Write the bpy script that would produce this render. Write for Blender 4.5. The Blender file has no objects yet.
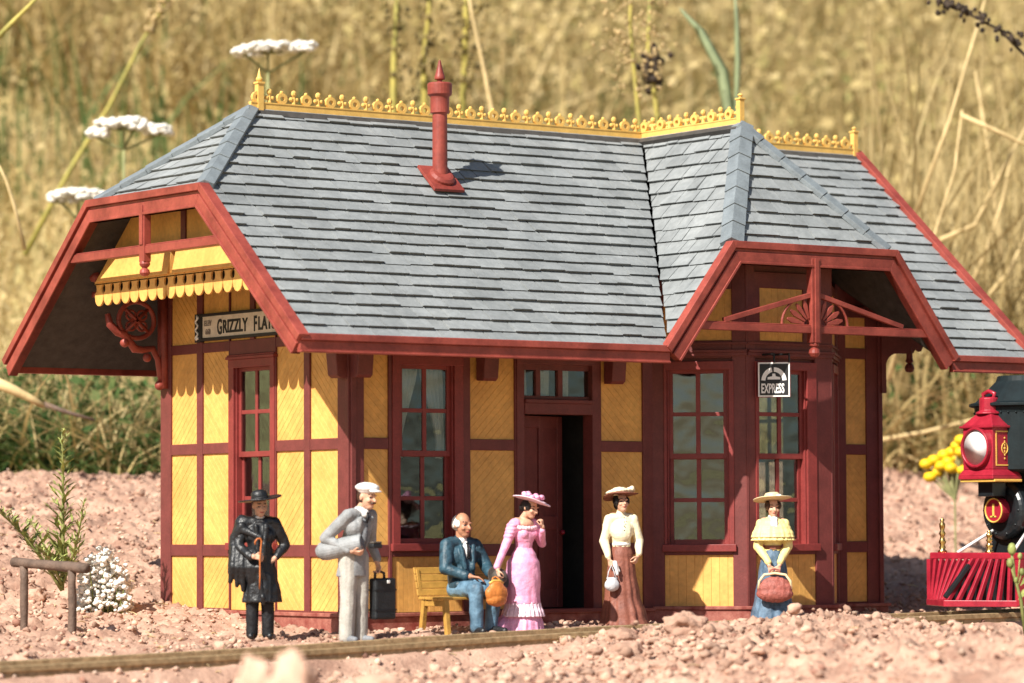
import bpy, bmesh, math, random
import numpy as np
from mathutils import Vector, Matrix, Euler
random.seed(7); RNG = np.random.default_rng(7)
V = Vector
S = bpy.context.scene
COL = S.collection
R = math.radians

# ------------------------------------------------------------------ materials
MATS = {}
def mat(name, col, rough=.55, var=.12, vscale=6., bump=.0, bscale=60., island=0., metal=0., spec=.4, col2=None, coord='Object', mixscale=None):
    m = bpy.data.materials.new(name); m.use_nodes = True
    nt = m.node_tree; N = nt.nodes; Lk = nt.links
    b = N['Principled BSDF']
    b.inputs['Roughness'].default_value = rough
    b.inputs['Metallic'].default_value = metal
    b.inputs['Specular IOR Level'].default_value = spec
    tc = N.new('ShaderNodeTexCoord')
    nz = N.new('ShaderNodeTexNoise'); nz.inputs['Scale'].default_value = vscale; nz.inputs['Detail'].default_value = 6
    nz.inputs['Roughness'].default_value = .62
    Lk.new(tc.outputs[coord], nz.inputs['Vector'])
    cr = N.new('ShaderNodeValToRGB')
    c = V(col)
    lo = tuple(max(0, x*(1-var)) for x in c)+(1,)
    hi = tuple(min(1, x*(1+var)) for x in (col2 if col2 else c))+(1,)
    cr.color_ramp.elements[0].position = .33; cr.color_ramp.elements[0].color = lo
    cr.color_ramp.elements[1].position = .67; cr.color_ramp.elements[1].color = hi
    Lk.new(nz.outputs['Fac'], cr.inputs['Fac'])
    n3 = N.new('ShaderNodeTexNoise'); n3.inputs['Scale'].default_value = vscale*9; n3.inputs['Detail'].default_value = 3
    Lk.new(tc.outputs[coord], n3.inputs['Vector'])
    m3 = N.new('ShaderNodeMapRange'); m3.inputs['From Min'].default_value = .25; m3.inputs['From Max'].default_value = .75; m3.inputs['To Min'].default_value = .86; m3.inputs['To Max'].default_value = 1.12
    Lk.new(n3.outputs['Fac'], m3.inputs['Value'])
    s3 = N.new('ShaderNodeVectorMath'); s3.operation = 'SCALE'; Lk.new(cr.outputs['Color'], s3.inputs[0]); Lk.new(m3.outputs['Result'], s3.inputs['Scale'])
    out = s3.outputs['Vector']
    if island:
        g = N.new('ShaderNodeNewGeometry')
        mr = N.new('ShaderNodeMapRange'); mr.inputs['To Min'].default_value = 1-island; mr.inputs['To Max'].default_value = 1+island
        Lk.new(g.outputs['Random Per Island'], mr.inputs['Value'])
        mx = N.new('ShaderNodeVectorMath'); mx.operation = 'SCALE'
        Lk.new(out, mx.inputs[0]); Lk.new(mr.outputs['Result'], mx.inputs['Scale'])
        out = mx.outputs['Vector']
    Lk.new(out, b.inputs['Base Color'])
    if bump:
        n2 = N.new('ShaderNodeTexNoise'); n2.inputs['Scale'].default_value = bscale; n2.inputs['Detail'].default_value = 5
        Lk.new(tc.outputs[coord], n2.inputs['Vector'])
        bp = N.new('ShaderNodeBump'); bp.inputs['Strength'].default_value = bump; bp.inputs['Distance'].default_value = .02
        Lk.new(n2.outputs['Fac'], bp.inputs['Height']); Lk.new(bp.outputs['Normal'], b.inputs['Normal'])
    MATS[name] = m
    return m

RED = mat('barn_red_paint', (.225,.038,.027), .5, .22, 3, .12, 55, col2=(.27,.054,.038))
BRED = mat('dusty_base_red', (.215,.040,.030), .7, .12, 7, .2, 40, col2=(.33,.13,.095))
DRED = mat('wall_maroon_paint', (.150,.034,.030), .55, .17, 5, .12, 55)
WRED = mat('window_red_paint', (.215,.034,.030), .5, .15, 5, .08, 55)
YEL = mat('ochre_yellow_paint', (.68,.352,.090), .55, .10, 2.2, .08, 50, island=.035, col2=(.71,.39,.105))
CRY = mat('cresting_yellow_paint', (.70,.43,.115), .45, .12, 9, .08, 60)
SLATE = mat('slate_grey_shingle', (.205,.220,.224), .68, .13, 1.6, .25, 45, island=.09, col2=(.235,.248,.250))
CAPS = mat('slate_hip_cap', (.165,.188,.202), .55, .15, 7, .25, 40, island=.08)
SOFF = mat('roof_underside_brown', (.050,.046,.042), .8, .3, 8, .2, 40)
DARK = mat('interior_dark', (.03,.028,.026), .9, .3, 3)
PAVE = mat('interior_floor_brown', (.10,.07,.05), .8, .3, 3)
CURT = mat('curtain_white', (.80,.81,.80), .9, .1, 8)
SIGNW = mat('sign_cream', (.66,.58,.48), .6, .12, 12)
INK = mat('sign_black', (.012,.012,.013), .5, .2, 12)
WHITE = mat('lettering_white', (.8,.79,.76), .5, .05, 12)
GREYINK = mat('lettering_grey', (.20,.17,.15), .6, .2, 12)
LOCR = mat('loco_red_enamel', (.27,.012,.026), .32, .12, 6, .03, 60, col2=(.32,.018,.034), spec=.4)
LOCK = mat('loco_black_enamel', (.010,.013,.015), .32, .3, 7, .05, 50, spec=.5)
LOCG = mat('stack_dark_green', (.006,.012,.014), .6, .3, 7, .08, 60, spec=.22)
BRASS = mat('brass', (.75,.48,.16), .25, .12, 9, metal=1.)
GOLD = mat('gold_paint', (.70,.42,.09), .4, .1, 9)
LAMPW = mat('headlight_silver', (.78,.74,.72), .35, .08, 8)
RAILM = mat('weathered_brass_rail', (.30,.21,.105), .50, .25, 14, .10, 50, metal=.25, col2=(.38,.275,.15))
TIE = mat('sleeper_brown', (.06,.04,.03), .8, .3, 8, .3, 40)
WOODY = mat('bench_yellow_wood', (.44,.24,.05), .55, .2, 9, .15, 60)
STICK = mat('brown_stick', (.13,.085,.062), .75, .3, 10, .4, 40)
SKIN = mat('skin_paint', (.60,.34,.225), .5, .08, 8)
SKIND = mat('skin_tanned_paint', (.46,.215,.125), .5, .1, 8)
EYE = mat('eye_dark', (.03,.02,.018), .4, .1)
LIP = mat('lip_red', (.40,.10,.08), .5, .1)
HAIRB = mat('hair_black', (.014,.011,.010), .5, .3, 30, .4, 60)
HAIRW = mat('hair_white', (.68,.66,.62), .6, .15, 30, .4, 60)
HAIRN = mat('hair_brown', (.05,.022,.012), .5, .3, 30, .4, 60)
BLKC = mat('cloth_black', (.011,.012,.014), .42, .3, 9, .5, 22, spec=.5)
BLKT = mat('cloth_black_trousers', (.010,.010,.012), .6, .3, 9, .4, 22)
GREYC = mat('cloth_grey', (.23,.24,.245), .6, .12, 9, .35, 24, col2=(.28,.29,.295))
GREYW = mat('cloth_grey_waistcoat', (.19,.20,.215), .6, .12, 9, .35, 24)
TROU = mat('cloth_light_grey_trousers', (.42,.40,.355), .65, .12, 8, .35, 20)
WHTC = mat('cloth_white', (.74,.72,.70), .6, .08, 9, .2, 30)
NAVY = mat('cloth_navy_teal', (.012,.038,.058), .5, .35, 9, .5, 24, col2=(.030,.075,.105))
BLUT = mat('cloth_slate_blue_trousers', (.065,.135,.205), .55, .3, 8, .5, 20, col2=(.11,.20,.28))
PINK = mat('cloth_pink', (.76,.29,.46), .5, .12, 9, .3, 26, col2=(.80,.38,.54))
PINKL = mat('cloth_pale_pink', (.86,.60,.68), .5, .1, 12, .3, 26)
CREAM = mat('cloth_cream', (.80,.70,.48), .55, .07, 9, .3, 26)
BRNR = mat('cloth_red_brown', (.185,.058,.038), .6, .18, 9, .3, 26, col2=(.24,.085,.055))
LEMON = mat('cloth_pale_lemon', (.80,.66,.27), .55, .08, 9, .3, 26)
BLUS = mat('cloth_dusty_blue', (.045,.085,.14), .6, .3, 9, .4, 22, col2=(.10,.16,.23))
STRAW = mat('straw_hat', (.70,.55,.33), .6, .12, 20, .3, 60)
LEATH = mat('leather_orange_brown', (.50,.17,.035), .45, .2, 9, .3, 40)
LEATR = mat('carpet_red_brown', (.30,.085,.065), .6, .25, 20, .5, 34)
LEATK = mat('leather_black', (.014,.016,.018), .5, .3, 10, .3, 40)
FELT = mat('felt_brown_grey', (.075,.062,.05), .7, .2, 12, .3, 40)
CANE = mat('cane_orange_wood', (.45,.13,.035), .4, .15, 12)
PURSE = mat('purse_pale_grey', (.55,.55,.57), .45, .12, 12, .2, 40)

def glass():
    m = bpy.data.materials.new('window_glass'); m.use_nodes = True
    nt = m.node_tree; N = nt.nodes; Lk = nt.links
    for n in list(N): N.remove(n)
    out = N.new('ShaderNodeOutputMaterial')
    tr = N.new('ShaderNodeBsdfTransparent'); tr.inputs['Color'].default_value = (.80,.83,.81,1)
    gl = N.new('ShaderNodeBsdfGlossy'); gl.inputs['Color'].default_value = (.72,.80,.84,1); gl.inputs['Roughness'].default_value = .05
    tc = N.new('ShaderNodeTexCoord'); nz = N.new('ShaderNodeTexNoise'); nz.inputs['Scale'].default_value = 2.2; nz.inputs['Detail'].default_value = 2
    Lk.new(tc.outputs['Object'], nz.inputs['Vector'])
    bp = N.new('ShaderNodeBump'); bp.inputs['Strength'].default_value = .35; bp.inputs['Distance'].default_value = .04
    Lk.new(nz.outputs['Fac'], bp.inputs['Height']); Lk.new(bp.outputs['Normal'], gl.inputs['Normal'])
    mx = N.new('ShaderNodeMixShader')
    lw = N.new('ShaderNodeLayerWeight'); lw.inputs['Blend'].default_value = .35
    ma = N.new('ShaderNodeMapRange'); ma.inputs['To Min'].default_value = .085; ma.inputs['To Max'].default_value = .22
    Lk.new(lw.outputs['Fresnel'], ma.inputs['Value']); Lk.new(ma.outputs['Result'], mx.inputs['Fac'])
    Lk.new(tr.outputs[0], mx.inputs[1]); Lk.new(gl.outputs[0], mx.inputs[2]); Lk.new(mx.outputs[0], out.inputs['Surface'])
    return m
GLASS = glass()

# ------------------------------------------------------------------ object helpers
def tag(o, label=None, cat=None, group=None, kind=None):
    if label: o['label'] = label
    if cat: o['category'] = cat
    if group: o['group'] = group
    if kind: o['kind'] = kind
    return o
def thing(name, label, cat, loc=(0,0,0), rz=0., sc=1., group=None):
    o = bpy.data.objects.new(name, None); COL.objects.link(o)
    o.empty_display_size = .1
    o.location = loc; o.rotation_euler = (0,0,rz); o.scale = (sc,sc,sc)
    return tag(o, label, cat, group)
def basis(o):
    if o is None: return Matrix.Identity(4)
    m = Matrix.LocRotScale(o.location, o.rotation_euler, o.scale)
    return m

class MB:
    def __init__(s): s.v=[]; s.f=[]; s.m=[]
    def add(s, vs, fs, mi=0):
        k=len(s.v); s.v += [tuple(v) for v in vs]
        s.f += [tuple(i+k for i in f) for f in fs]; s.m += [mi]*len(fs)
    def hexa(s, p, mi=0):   # p: 8 points, bottom loop then top loop
        s.add(p, [(0,3,2,1),(4,5,6,7),(0,1,5,4),(1,2,6,5),(2,3,7,6),(3,0,4,7)], mi)
    def box(s, x0,x1,y0,y1,z0,z1, mi=0):
        s.hexa([(x0,y0,z0),(x1,y0,z0),(x1,y1,z0),(x0,y1,z0),(x0,y0,z1),(x1,y0,z1),(x1,y1,z1),(x0,y1,z1)], mi)
    def fbox(s, F, s0,s1,z0,z1,n0,n1, mi=0):
        s.hexa([F(a,z,n) for (a,z,n) in ((s0,z0,n0),(s1,z0,n0),(s1,z0,n1),(s0,z0,n1),(s0,z1,n0),(s1,z1,n0),(s1,z1,n1),(s0,z1,n1))], mi)
    def prism(s, loop, vec, mi=0):
        n=len(loop); vec=V(vec); a=[V(p) for p in loop]; b=[p+vec for p in a]
        s.add(a+b, [tuple(range(n-1,-1,-1)), tuple(range(n,2*n))]+[(i,(i+1)%n,n+(i+1)%n,n+i) for i in range(n)], mi)
    def bar(s, p, q, w, h, up=(0,0,1), mi=0):   # rectangular bar, w across, h along up
        p=V(p);q=V(q); d=(q-p).normalized(); side=d.cross(V(up)).normalized(); u=side.cross(d)
        L=[]
        for c in (p,q): L.append([c+side*a*w/2+u*b*h/2 for a,b in ((-1,-1),(1,-1),(1,1),(-1,1))])
        s.hexa(L[0]+L[1], mi)
    def tube(s, pts, r, n=8, mi=0, cap=True):
        pts=[V(p) for p in pts]; k=len(pts)
        rs=list(r) if hasattr(r,'__len__') else [r]*k
        vs=[]; prev=None
        for i,p in enumerate(pts):
            d=(pts[min(i+1,k-1)]-pts[max(i-1,0)])
            d=d.normalized() if d.length>1e-9 else V((0,0,1))
            if prev is None:
                a=V((1,0,0)) if abs(d.x)<.8 else V((0,1,0)); u=d.cross(a).normalized()
            else:
                u=prev-d*prev.dot(d); u=u.normalized() if u.length>1e-6 else d.orthogonal().normalized()
            prev=u; w=d.cross(u)
            for j in range(n):
                t=2*math.pi*j/n; vs.append(p+(u*math.cos(t)+w*math.sin(t))*rs[i])
        fs=[(i*n+j,i*n+(j+1)%n,(i+1)*n+(j+1)%n,(i+1)*n+j) for i in range(k-1) for j in range(n)]
        if cap: fs += [tuple(range(n-1,-1,-1)), tuple((k-1)*n+j for j in range(n))]
        s.add(vs,fs,mi)
    def lathe(s, prof, o=(0,0,0), n=20, M=None, mi=0):
        o=V(o); vs=[]
        M=M or Matrix.Identity(3)
        for r,z in prof:
            for j in range(n):
                t=2*math.pi*j/n; vs.append(o+M@V((max(r,1e-4)*math.cos(t),max(r,1e-4)*math.sin(t),z)))
        k=len(prof)
        fs=[(i*n+j,i*n+(j+1)%n,(i+1)*n+(j+1)%n,(i+1)*n+j) for i in range(k-1) for j in range(n)]
        fs += [tuple(range(n-1,-1,-1)), tuple((k-1)*n+j for j in range(n))]
        s.add(vs,fs,mi)
    def sphere(s, c, r, n=12, M=None, mi=0):
        c=V(c); rr=V(r) if hasattr(r,'__len__') else V((r,r,r)); m=max(4,n//2+1)
        M=M or Matrix.Identity(3)
        vs=[c+M@V((0,0,-rr.z))]
        for i in range(1,m):
            p=-math.pi/2+math.pi*i/m
            for j in range(n):
                t=2*math.pi*j/n; vs.append(c+M@V((rr.x*math.cos(p)*math.cos(t),rr.y*math.cos(p)*math.sin(t),rr.z*math.sin(p))))
        vs.append(c+M@V((0,0,rr.z)))
        fs=[(0,1+(j+1)%n,1+j) for j in range(n)]
        for i in range(m-2):
            for j in range(n):
                a=1+i*n; fs.append((a+j,a+(j+1)%n,a+n+(j+1)%n,a+n+j))
        a=1+(m-2)*n; top=len(vs)-1
        fs += [(a+j,a+(j+1)%n,top) for j in range(n)]
        s.add(vs,fs,mi)
    def cap(s, p, q, r0, r1, n=12, mi=0):
        s.sphere(p,r0,n,mi=mi); s.sphere(q,r1,n,mi=mi); s.tube([p,q],[r0,r1],n,mi)
    def band(s, pts, off0, off1, F, n0, n1, closed=False, mi=0, lift0=None):
        """mitred strips that follow a 2D polyline; positive offset is to the right of travel"""
        P=[Vector((a,b)) for a,b in pts]; k=len(P)
        def nrm(i): d=(P[i+1]-P[i]).normalized(); return Vector((d.y,-d.x))
        def offs(o):
            out=[]
            for i in range(k):
                if i==0: out.append(P[0]+nrm(0)*o)
                elif i==k-1: out.append(P[-1]+nrm(k-2)*o)
                else:
                    a,b=nrm(i-1),nrm(i); m=(a+b).normalized(); out.append(P[i]+m*(o/max(.2,m.dot(a))))
            return out
        A=offs(off0); B=offs(off1)
        for i in range(k-1):
            q=[A[i],A[i+1],B[i+1],B[i]]
            s.hexa([F(x.x,x.y,n0) for x in q]+[F(x.x,x.y,n1) for x in q], mi)
    def build(s, name, mats, parent=None, smooth=False, bevel=0., world=True, label=None, fix=True, autosmooth=None):
        me=bpy.data.meshes.new(name); me.from_pydata(s.v,[],s.f)
        ms = mats if isinstance(mats,(list,tuple)) else [mats]
        for m in ms: me.materials.append(m)
        if len(ms)>1: me.polygons.foreach_set('material_index', s.m)
        if fix:
            bm=bmesh.new(); bm.from_mesh(me); bmesh.ops.recalc_face_normals(bm, faces=bm.faces); bm.to_mesh(me); bm.free()
        if smooth: me.polygons.foreach_set('use_smooth',[True]*len(me.polygons))
        o=bpy.data.objects.new(name,me); COL.objects.link(o)
        if parent is not None:
            o.parent=parent
            if world:
                M=Matrix.Identity(4); p=parent; chain=[]
                while p is not None: chain.append(p); p=p.parent
                for p in reversed(chain): M = M @ (p.matrix_parent_inverse @ basis(p) if p.parent else basis(p))
                o.matrix_parent_inverse = M.inverted()
        if bevel:
            b=o.modifiers.new('bevel','BEVEL'); b.width=bevel; b.segments=2; b.limit_method='ANGLE'; b.angle_limit=R(40)
        if label: o['label']=label
        return o

def text_mesh(body, size, F, s, z, n, depth, squeeze=1., bold=.0, align='LEFT', shear=0.):
    """letters as real solids, returned as an MB in the frame F (s along, z up, n out)"""
    cu=bpy.data.curves.new('letters','FONT'); cu.body=body; cu.size=size; cu.extrude=depth; cu.offset=bold; cu.align_x=align; cu.shear=shear
    cu.resolution_u=3
    o=bpy.data.objects.new('letters',cu); COL.objects.link(o)
    dg=bpy.context.evaluated_depsgraph_get()
    me=bpy.data.meshes.new_from_object(o.evaluated_get(dg))
    m=MB(); m.add([F(s+v.co.x*squeeze, z+v.co.y, n+v.co.z) for v in me.vertices],[tuple(p.vertices) for p in me.polygons])
    bpy.data.objects.remove(o); bpy.data.curves.remove(cu); bpy.data.meshes.remove(me)
    return m

def frame(o, U, N):
    o=V(o); U=V(U).normalized(); N=V(N).normalized(); Z=V((0,0,1))
    return lambda s,z,n: o+U*s+Z*z+N*n

def clip(poly, a, b, c):   # keep a*x+b*y<=c
    out=[]
    for i in range(len(poly)):
        p=poly[i]; q=poly[(i+1)%len(poly)]
        dp=a*p[0]+b*p[1]-c; dq=a*q[0]+b*q[1]-c
        if dp<=0: out.append(p)
        if (dp<0<dq) or (dq<0<dp):
            t=dp/(dp-dq); out.append((p[0]+(q[0]-p[0])*t, p[1]+(q[1]-p[1])*t))
    return out
def clip_convex(poly, hull):   # hull is counter-clockwise
    for i in range(len(hull)):
        p=hull[i]; q=hull[(i+1)%len(hull)]
        a=q[1]-p[1]; b=-(q[0]-p[0]); poly=clip(poly,a,b,a*p[0]+b*p[1])
        if len(poly)<3: return []
    return poly
def ccw(poly):
    A=sum(poly[i][0]*poly[(i+1)%len(poly)][1]-poly[(i+1)%len(poly)][0]*poly[i][1] for i in range(len(poly)))
    return poly if A>0 else poly[::-1]

# ------------------------------------------------------------------ noise (numpy)
_T = RNG.random(4096)
def vnoise(x,y,z=0.):
    x=np.asarray(x,float); y=np.asarray(y,float); z=np.asarray(z,float)+0*x
    xi=np.floor(x).astype(np.int64); yi=np.floor(y).astype(np.int64); zi=np.floor(z).astype(np.int64)
    fx=x-xi; fy=y-yi; fz=z-zi
    fx=fx*fx*(3-2*fx); fy=fy*fy*(3-2*fy); fz=fz*fz*(3-2*fz)
    def h(a,b,c): return _T[((a*73856093)^(b*19349663)^(c*83492791))%4096]
    r=0
    for dx in (0,1):
        for dy in (0,1):
            for dz in (0,1):
                w=(fx if dx else 1-fx)*(fy if dy else 1-fy)*(fz if dz else 1-fz)
                r=r+w*h(xi+dx,yi+dy,zi+dz)
    return r*2-1
def fbm(x,y,z=0.,oct=4,gain=.5):
    a=1.; r=0; f=1.
    for i in range(oct): r=r+a*vnoise(x*f+i*17.3,y*f+i*9.1,np.asarray(z)*f+i*5.7); a*=gain; f*=2.03
    return r
def sstep(a,b,x):
    t=np.clip((x-a)/(b-a),0,1); return t*t*(3-2*t)

# ------------------------------------------------------------------ camera
CAMP=V((-20.1692,-30.7264,1.1759)); YAW,PIT,ROL=.6268,.0527,-.0041; FPX=3524.33
fw=V((math.sin(YAW)*math.cos(PIT),math.cos(YAW)*math.cos(PIT),math.sin(PIT)))
rt=V((math.cos(YAW),-math.sin(YAW),0)); up=rt.cross(fw)
rt,up=rt*math.cos(ROL)+up*math.sin(ROL), up*math.cos(ROL)-rt*math.sin(ROL)
cam=bpy.data.objects.new('camera',bpy.data.cameras.new('camera')); COL.objects.link(cam)
cam.matrix_world=Matrix(((rt.x,up.x,-fw.x,CAMP.x),(rt.y,up.y,-fw.y,CAMP.y),(rt.z,up.z,-fw.z,CAMP.z),(0,0,0,1)))
cam.data.sensor_width=36; cam.data.lens=FPX/1024*36; cam.data.clip_end=2000; cam.data.clip_start=.5
cam.data.dof.use_dof=True; cam.data.dof.focus_distance=38.4; cam.data.dof.aperture_fstop=cam.data.lens/1000/.17
S.camera=cam
def inview(X,Y,Z,margin=1.06):
    """mask of numpy points the camera can see (frustum test, to spare what is wholly outside the frame)"""
    dx=X-CAMP.x; dy=Y-CAMP.y; dz=Z-CAMP.z
    d=dx*fw.x+dy*fw.y+dz*fw.z; a=dx*rt.x+dy*rt.y+dz*rt.z; b=dx*up.x+dy*up.y+dz*up.z
    return (d>1)&(np.abs(a)<d*512/FPX*margin+.3)&(np.abs(b)<d*341.5/FPX*margin+.6)

# ------------------------------------------------------------------ light
SUN=V((-1,-.343,.955)).normalized()
w=bpy.data.worlds.new('World'); S.world=w; w.use_nodes=True
nt=w.node_tree; bg=nt.nodes['Background']; sk=nt.nodes.new('ShaderNodeTexSky'); sk.sky_type='NISHITA'; sk.sun_disc=False
sk.sun_elevation=math.asin(SUN.z); sk.sun_rotation=math.atan2(SUN.x,SUN.y)%(2*math.pi)
nt.links.new(sk.outputs[0],bg.inputs[0]); bg.inputs[1].default_value=.06
sl=bpy.data.lights.new('sun','SUN'); sl.energy=5.0; sl.angle=R(.55); sl.color=(1,.95,.865)
so=bpy.data.objects.new('sun',sl); COL.objects.link(so); so.rotation_euler=SUN.to_track_quat('Z','Y').to_euler(); so.location=(-20,-10,25)
S.view_settings.view_transform='Standard'; S.view_settings.look='None'; S.view_settings.exposure=.80; S.view_settings.gamma=1
# ================================================================== STATION
D=3.877; L=7.382; EO=1.145; ZE=3.1206; ZR=5.7812; G=1.3445; TL=.6105; XH=-.03
XB=5.3939; YH=.0864; GB=1.147; WB=2.074; TB=.4261; GR=1.4127
YR=D/2; HS=YR+EO; SL=(ZR-ZE)/HS
ST=thing('station_building','small yellow and red wooden railway station with a grey slate roof','station')
FF=frame((0,0,0),(1,0,0),(0,-1,0)); FE=frame((0,0,0),(0,1,0),(-1,0,0)); FRt=frame((L,0,0),(0,1,0),(1,0,0)); FBk=frame((0,D,0),(1,0,0),(0,1,0))
BX0,BD,BX1=4.003,.745,6.723; C=math.sqrt(.5)
FBL=frame((BX0,0,0),(1,-1,0),(-1,-1,0)); FBF=frame((BX0+BD,-BD,0),(1,0,0),(0,-1,0)); FBR=frame((BX1-BD,-BD,0),(1,1,0),(1,-1,0))
LB=BD/C; LF=BX1-BX0-2*BD

def wall(F, len_, z0, z1, holes, label=None, n0=-.17, n1=-.05, smin=0.):
    m=MB(); ss=sorted({smin,len_}|{h[0] for h in holes}|{h[1] for h in holes}); zz=sorted({z0,z1}|{h[2] for h in holes}|{h[3] for h in holes})
    for i in range(len(ss)-1):
        run=None
        for j in range(len(zz)):
            solid = j<len(zz)-1 and not any(h[0]<=ss[i] and h[1]>=ss[i+1] and h[2]<=zz[j] and h[3]>=zz[j+1] for h in holes)
            if solid and run is None: run=zz[j]
            if not solid and run is not None: m.fbox(F,ss[i],ss[i+1],run,zz[j],n0,n1); run=None
    return m.build('wall',DRED,ST)
def panel(F, s0,s1,z0,z1, ang, n0=-.052, n1=-.022, pitch=.066):
    """one plank-lined wall panel; planks run at ang degrees"""
    m=MB(); a=R(ang); d=(math.cos(a),math.sin(a)); q=(-d[1],d[0])
    rect=[(s0,z0),(s1,z0),(s1,z1),(s0,z1)]
    ks=[p[0]*q[0]+p[1]*q[1] for p in rect]; t=min(ks)+random.uniform(-.03,0)
    while t<max(ks):
        g=.0011
        p=clip(rect,-q[0],-q[1],-(t+g)); p=clip(p,q[0],q[1],t+pitch-g) if len(p)>2 else []
        if len(p)>2:
            nn=n1+random.uniform(-.001,.001); cx=sum(x for x,_ in p)/len(p); cz=sum(z for _,z in p)/len(p)
            lo=[F(x,z,n0) for x,z in p]; mid=[F(x,z,nn-.0015) for x,z in p]
            hi=[]
            for x,z in p:
                e=(x-cx)*q[0]+(z-cz)*q[1]; k=max(0,1-.004/max(abs(e),.004)) if abs(e)>.004 else 0
                sh=e-e*k if abs(e)>1e-6 else 0
                hi.append(F(x-q[0]*math.copysign(min(abs(e)*.2,.0016),e), z-q[1]*math.copysign(min(abs(e)*.2,.0016),e), nn))
            n=len(p); vs=lo+mid+hi
            fs=[tuple(range(n-1,-1,-1)),tuple(range(2*n,3*n))]+[(r*n+i,r*n+(i+1)%n,(r+1)*n+(i+1)%n,(r+1)*n+i) for r in (0,1) for i in range(n)]
            m.add(vs,fs)
        t+=pitch
    m.fbox(F,s0,s1,z0,z1,n0-.004,n1-.0048)
    return m.build('wall_panel',YEL,ST)
def timbers(F, verts, hors, name='timber_frame', parent=None):
    m=MB()
    for (s0,s1,z0,z1) in verts: m.fbox(F,s0,s1,z0,z1,-.055,.004)
    for (s0,s1,z0,z1) in hors: m.fbox(F,s0,s1,z0,z1,-.0555,-.001)
    return m.build(name,DRED,parent or ST,bevel=.007)
def window(F, s0,s1,z0,z1, cw=.085, cwr=None, curtains=False, cornice=True):
    """casing outer edges s0..s1, z0..z1; upper and lower sash of four panes each"""
    cwr=cwr or cw; m=MB()
    m.fbox(F,s0,s0+cw,z0,z1,-.15,.016); m.fbox(F,s1-cwr,s1,z0,z1,-.15,.016)
    m.fbox(F,s0-.001,s1+.001,z1-.09,z1+.004,-.151,.02); m.fbox(F,s0-.02,s1+.02,z0-.045,z0+.035,-.152,.045)
    m.fbox(F,s0+cw,s0+cw+.02,z0+.03,z1-.08,-.149,-.012); m.fbox(F,s1-cwr-.02,s1-cwr,z0+.03,z1-.08,-.149,-.012)
    if cornice:
        m.fbox(F,s0-.025,s1+.025,z1+.004,z1+.035,-.05,.04); m.fbox(F,s0-.015,s1+.015,z1+.035,z1+.055,-.05,.025)
    w=m.build('window',WRED,ST,bevel=.006)
    a0,a1=s0+cw+.01,s1-cwr-.01; zb,zt=z0+.03,z1-.085; zm=(zb+zt)/2
    for (q0,q1,nf) in ((zm-.02,zt,-.045),(zb,zm+.02,-.085)):
        k=MB(); st=.052
        k.fbox(F,a0,a0+st,q0,q1,nf-.035,nf); k.fbox(F,a1-st,a1,q0,q1,nf-.035,nf)
        k.fbox(F,a0+st,a1-st,q0,q0+.06,nf-.034,nf-.001); k.fbox(F,a0+st,a1-st,q1-.045,q1,nf-.034,nf-.001)
        c=(a0+a1)/2; h=(q0+q1)/2
        k.fbox(F,c-.025,c+.025,q0+.05,q1-.045,-.027+nf,nf-.004); k.fbox(F,a0+st,a1-st,h-.022,h+.022,-.026+nf,nf-.006)
        sh=k.build('sash',WRED,w,bevel=.004)
        g=MB(); g.fbox(F,a0+st-.01,a1-st+.01,q0+.04,q1-.035,nf-.0195,nf-.016)
        g.build('pane',GLASS,sh)
    if curtains:
        for sg in (0,1):
            k=MB(); n=14; vs=[]
            for i in range(n+1):
                for j in range(13):
                    tz=j/12; z=zt-.02-tz*(zt-zm)*1.02
                    wd=(.30-.22*math.sin(min(1,tz*1.05)*math.pi/2)**1.5)*(1 if tz<.9 else 1.15)
                    s=i/n*wd; s = a0+.03+s if sg==0 else a1-.03-s
                    vs.append(F(s,z,-.15+.022*math.sin(i*2.1+tz)))
            fs=[(i*13+j,(i+1)*13+j,(i+1)*13+j+1,i*13+j+1) for i in range(n) for j in range(12)]
            k.add(vs,fs); o=k.build('curtain',CURT,w,smooth=True)
            sm=o.modifiers.new('thick','SOLIDIFY'); sm.thickness=.006
    return w

# --- walls
ZW=3.98
FW=(.522,1.434,.975,2.985)           # front window casing
DR=(2.135,3.255,.28,3.02)            # door casing
EW=(1.475,2.42,.985,3.02)            # end window casing
hole=lambda w,c=.06:(w[0]+c,w[1]-c,w[2]+.01,w[3]-.05)
wall(FF,L,0,ZW,[hole(FW),(2.2,3.19,.28,2.97),(BX0+.12,BX1-.12,0,3.4)],smin=.0)
wall(FE,D-.12,-.05,ZW,[hole(EW)],smin=.12)
wall(FRt,D-.12,0,ZW,[hole(EW)],smin=.12)
wall(FBk,L,0,ZW,[])
bl=(.125,.905,.945,3.0); bf=(.11,1.0,.945,3.0)
wall(FBL,LB+.02,0,3.88,[hole(bl)]); wall(FBF,LF,0,4.5,[hole(bf)]); wall(FBR,LB,0,3.88,[hole((.15,.93,.945,3.0))],smin=-.02)
m=MB()
m.prism([FBL(0.02,3.88,-.06),FBL(LB,3.88,-.06),FBL(LB,4.5,-.06)],(FBL(0,0,-.11)-FBL(0,0,0)))
m.prism([FBR(LB-.02,3.88,-.06),FBR(0,3.88,-.06),FBR(0,4.5,-.06)],(FBR(0,0,-.11)-FBR(0,0,0)))
m.prism([(L-.05,.1,ZW),(L-.05,D-.1,ZW),(L-.05,YR,5.55)],(-.1,0,0))
m.build('gable_wall',DRED,ST)
m=MB(); m.box(.12,L-.12,.12,D-.12,.20,.275); m.prism([(BX0+.15,.2,.275),(BX0+BD+.05,-BD+.15,.275),(BX1-BD-.05,-BD+.15,.275),(BX1-.15,.2,.275)],(0,0,-.075)); m.build('floor_slab',PAVE,ST)
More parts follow.
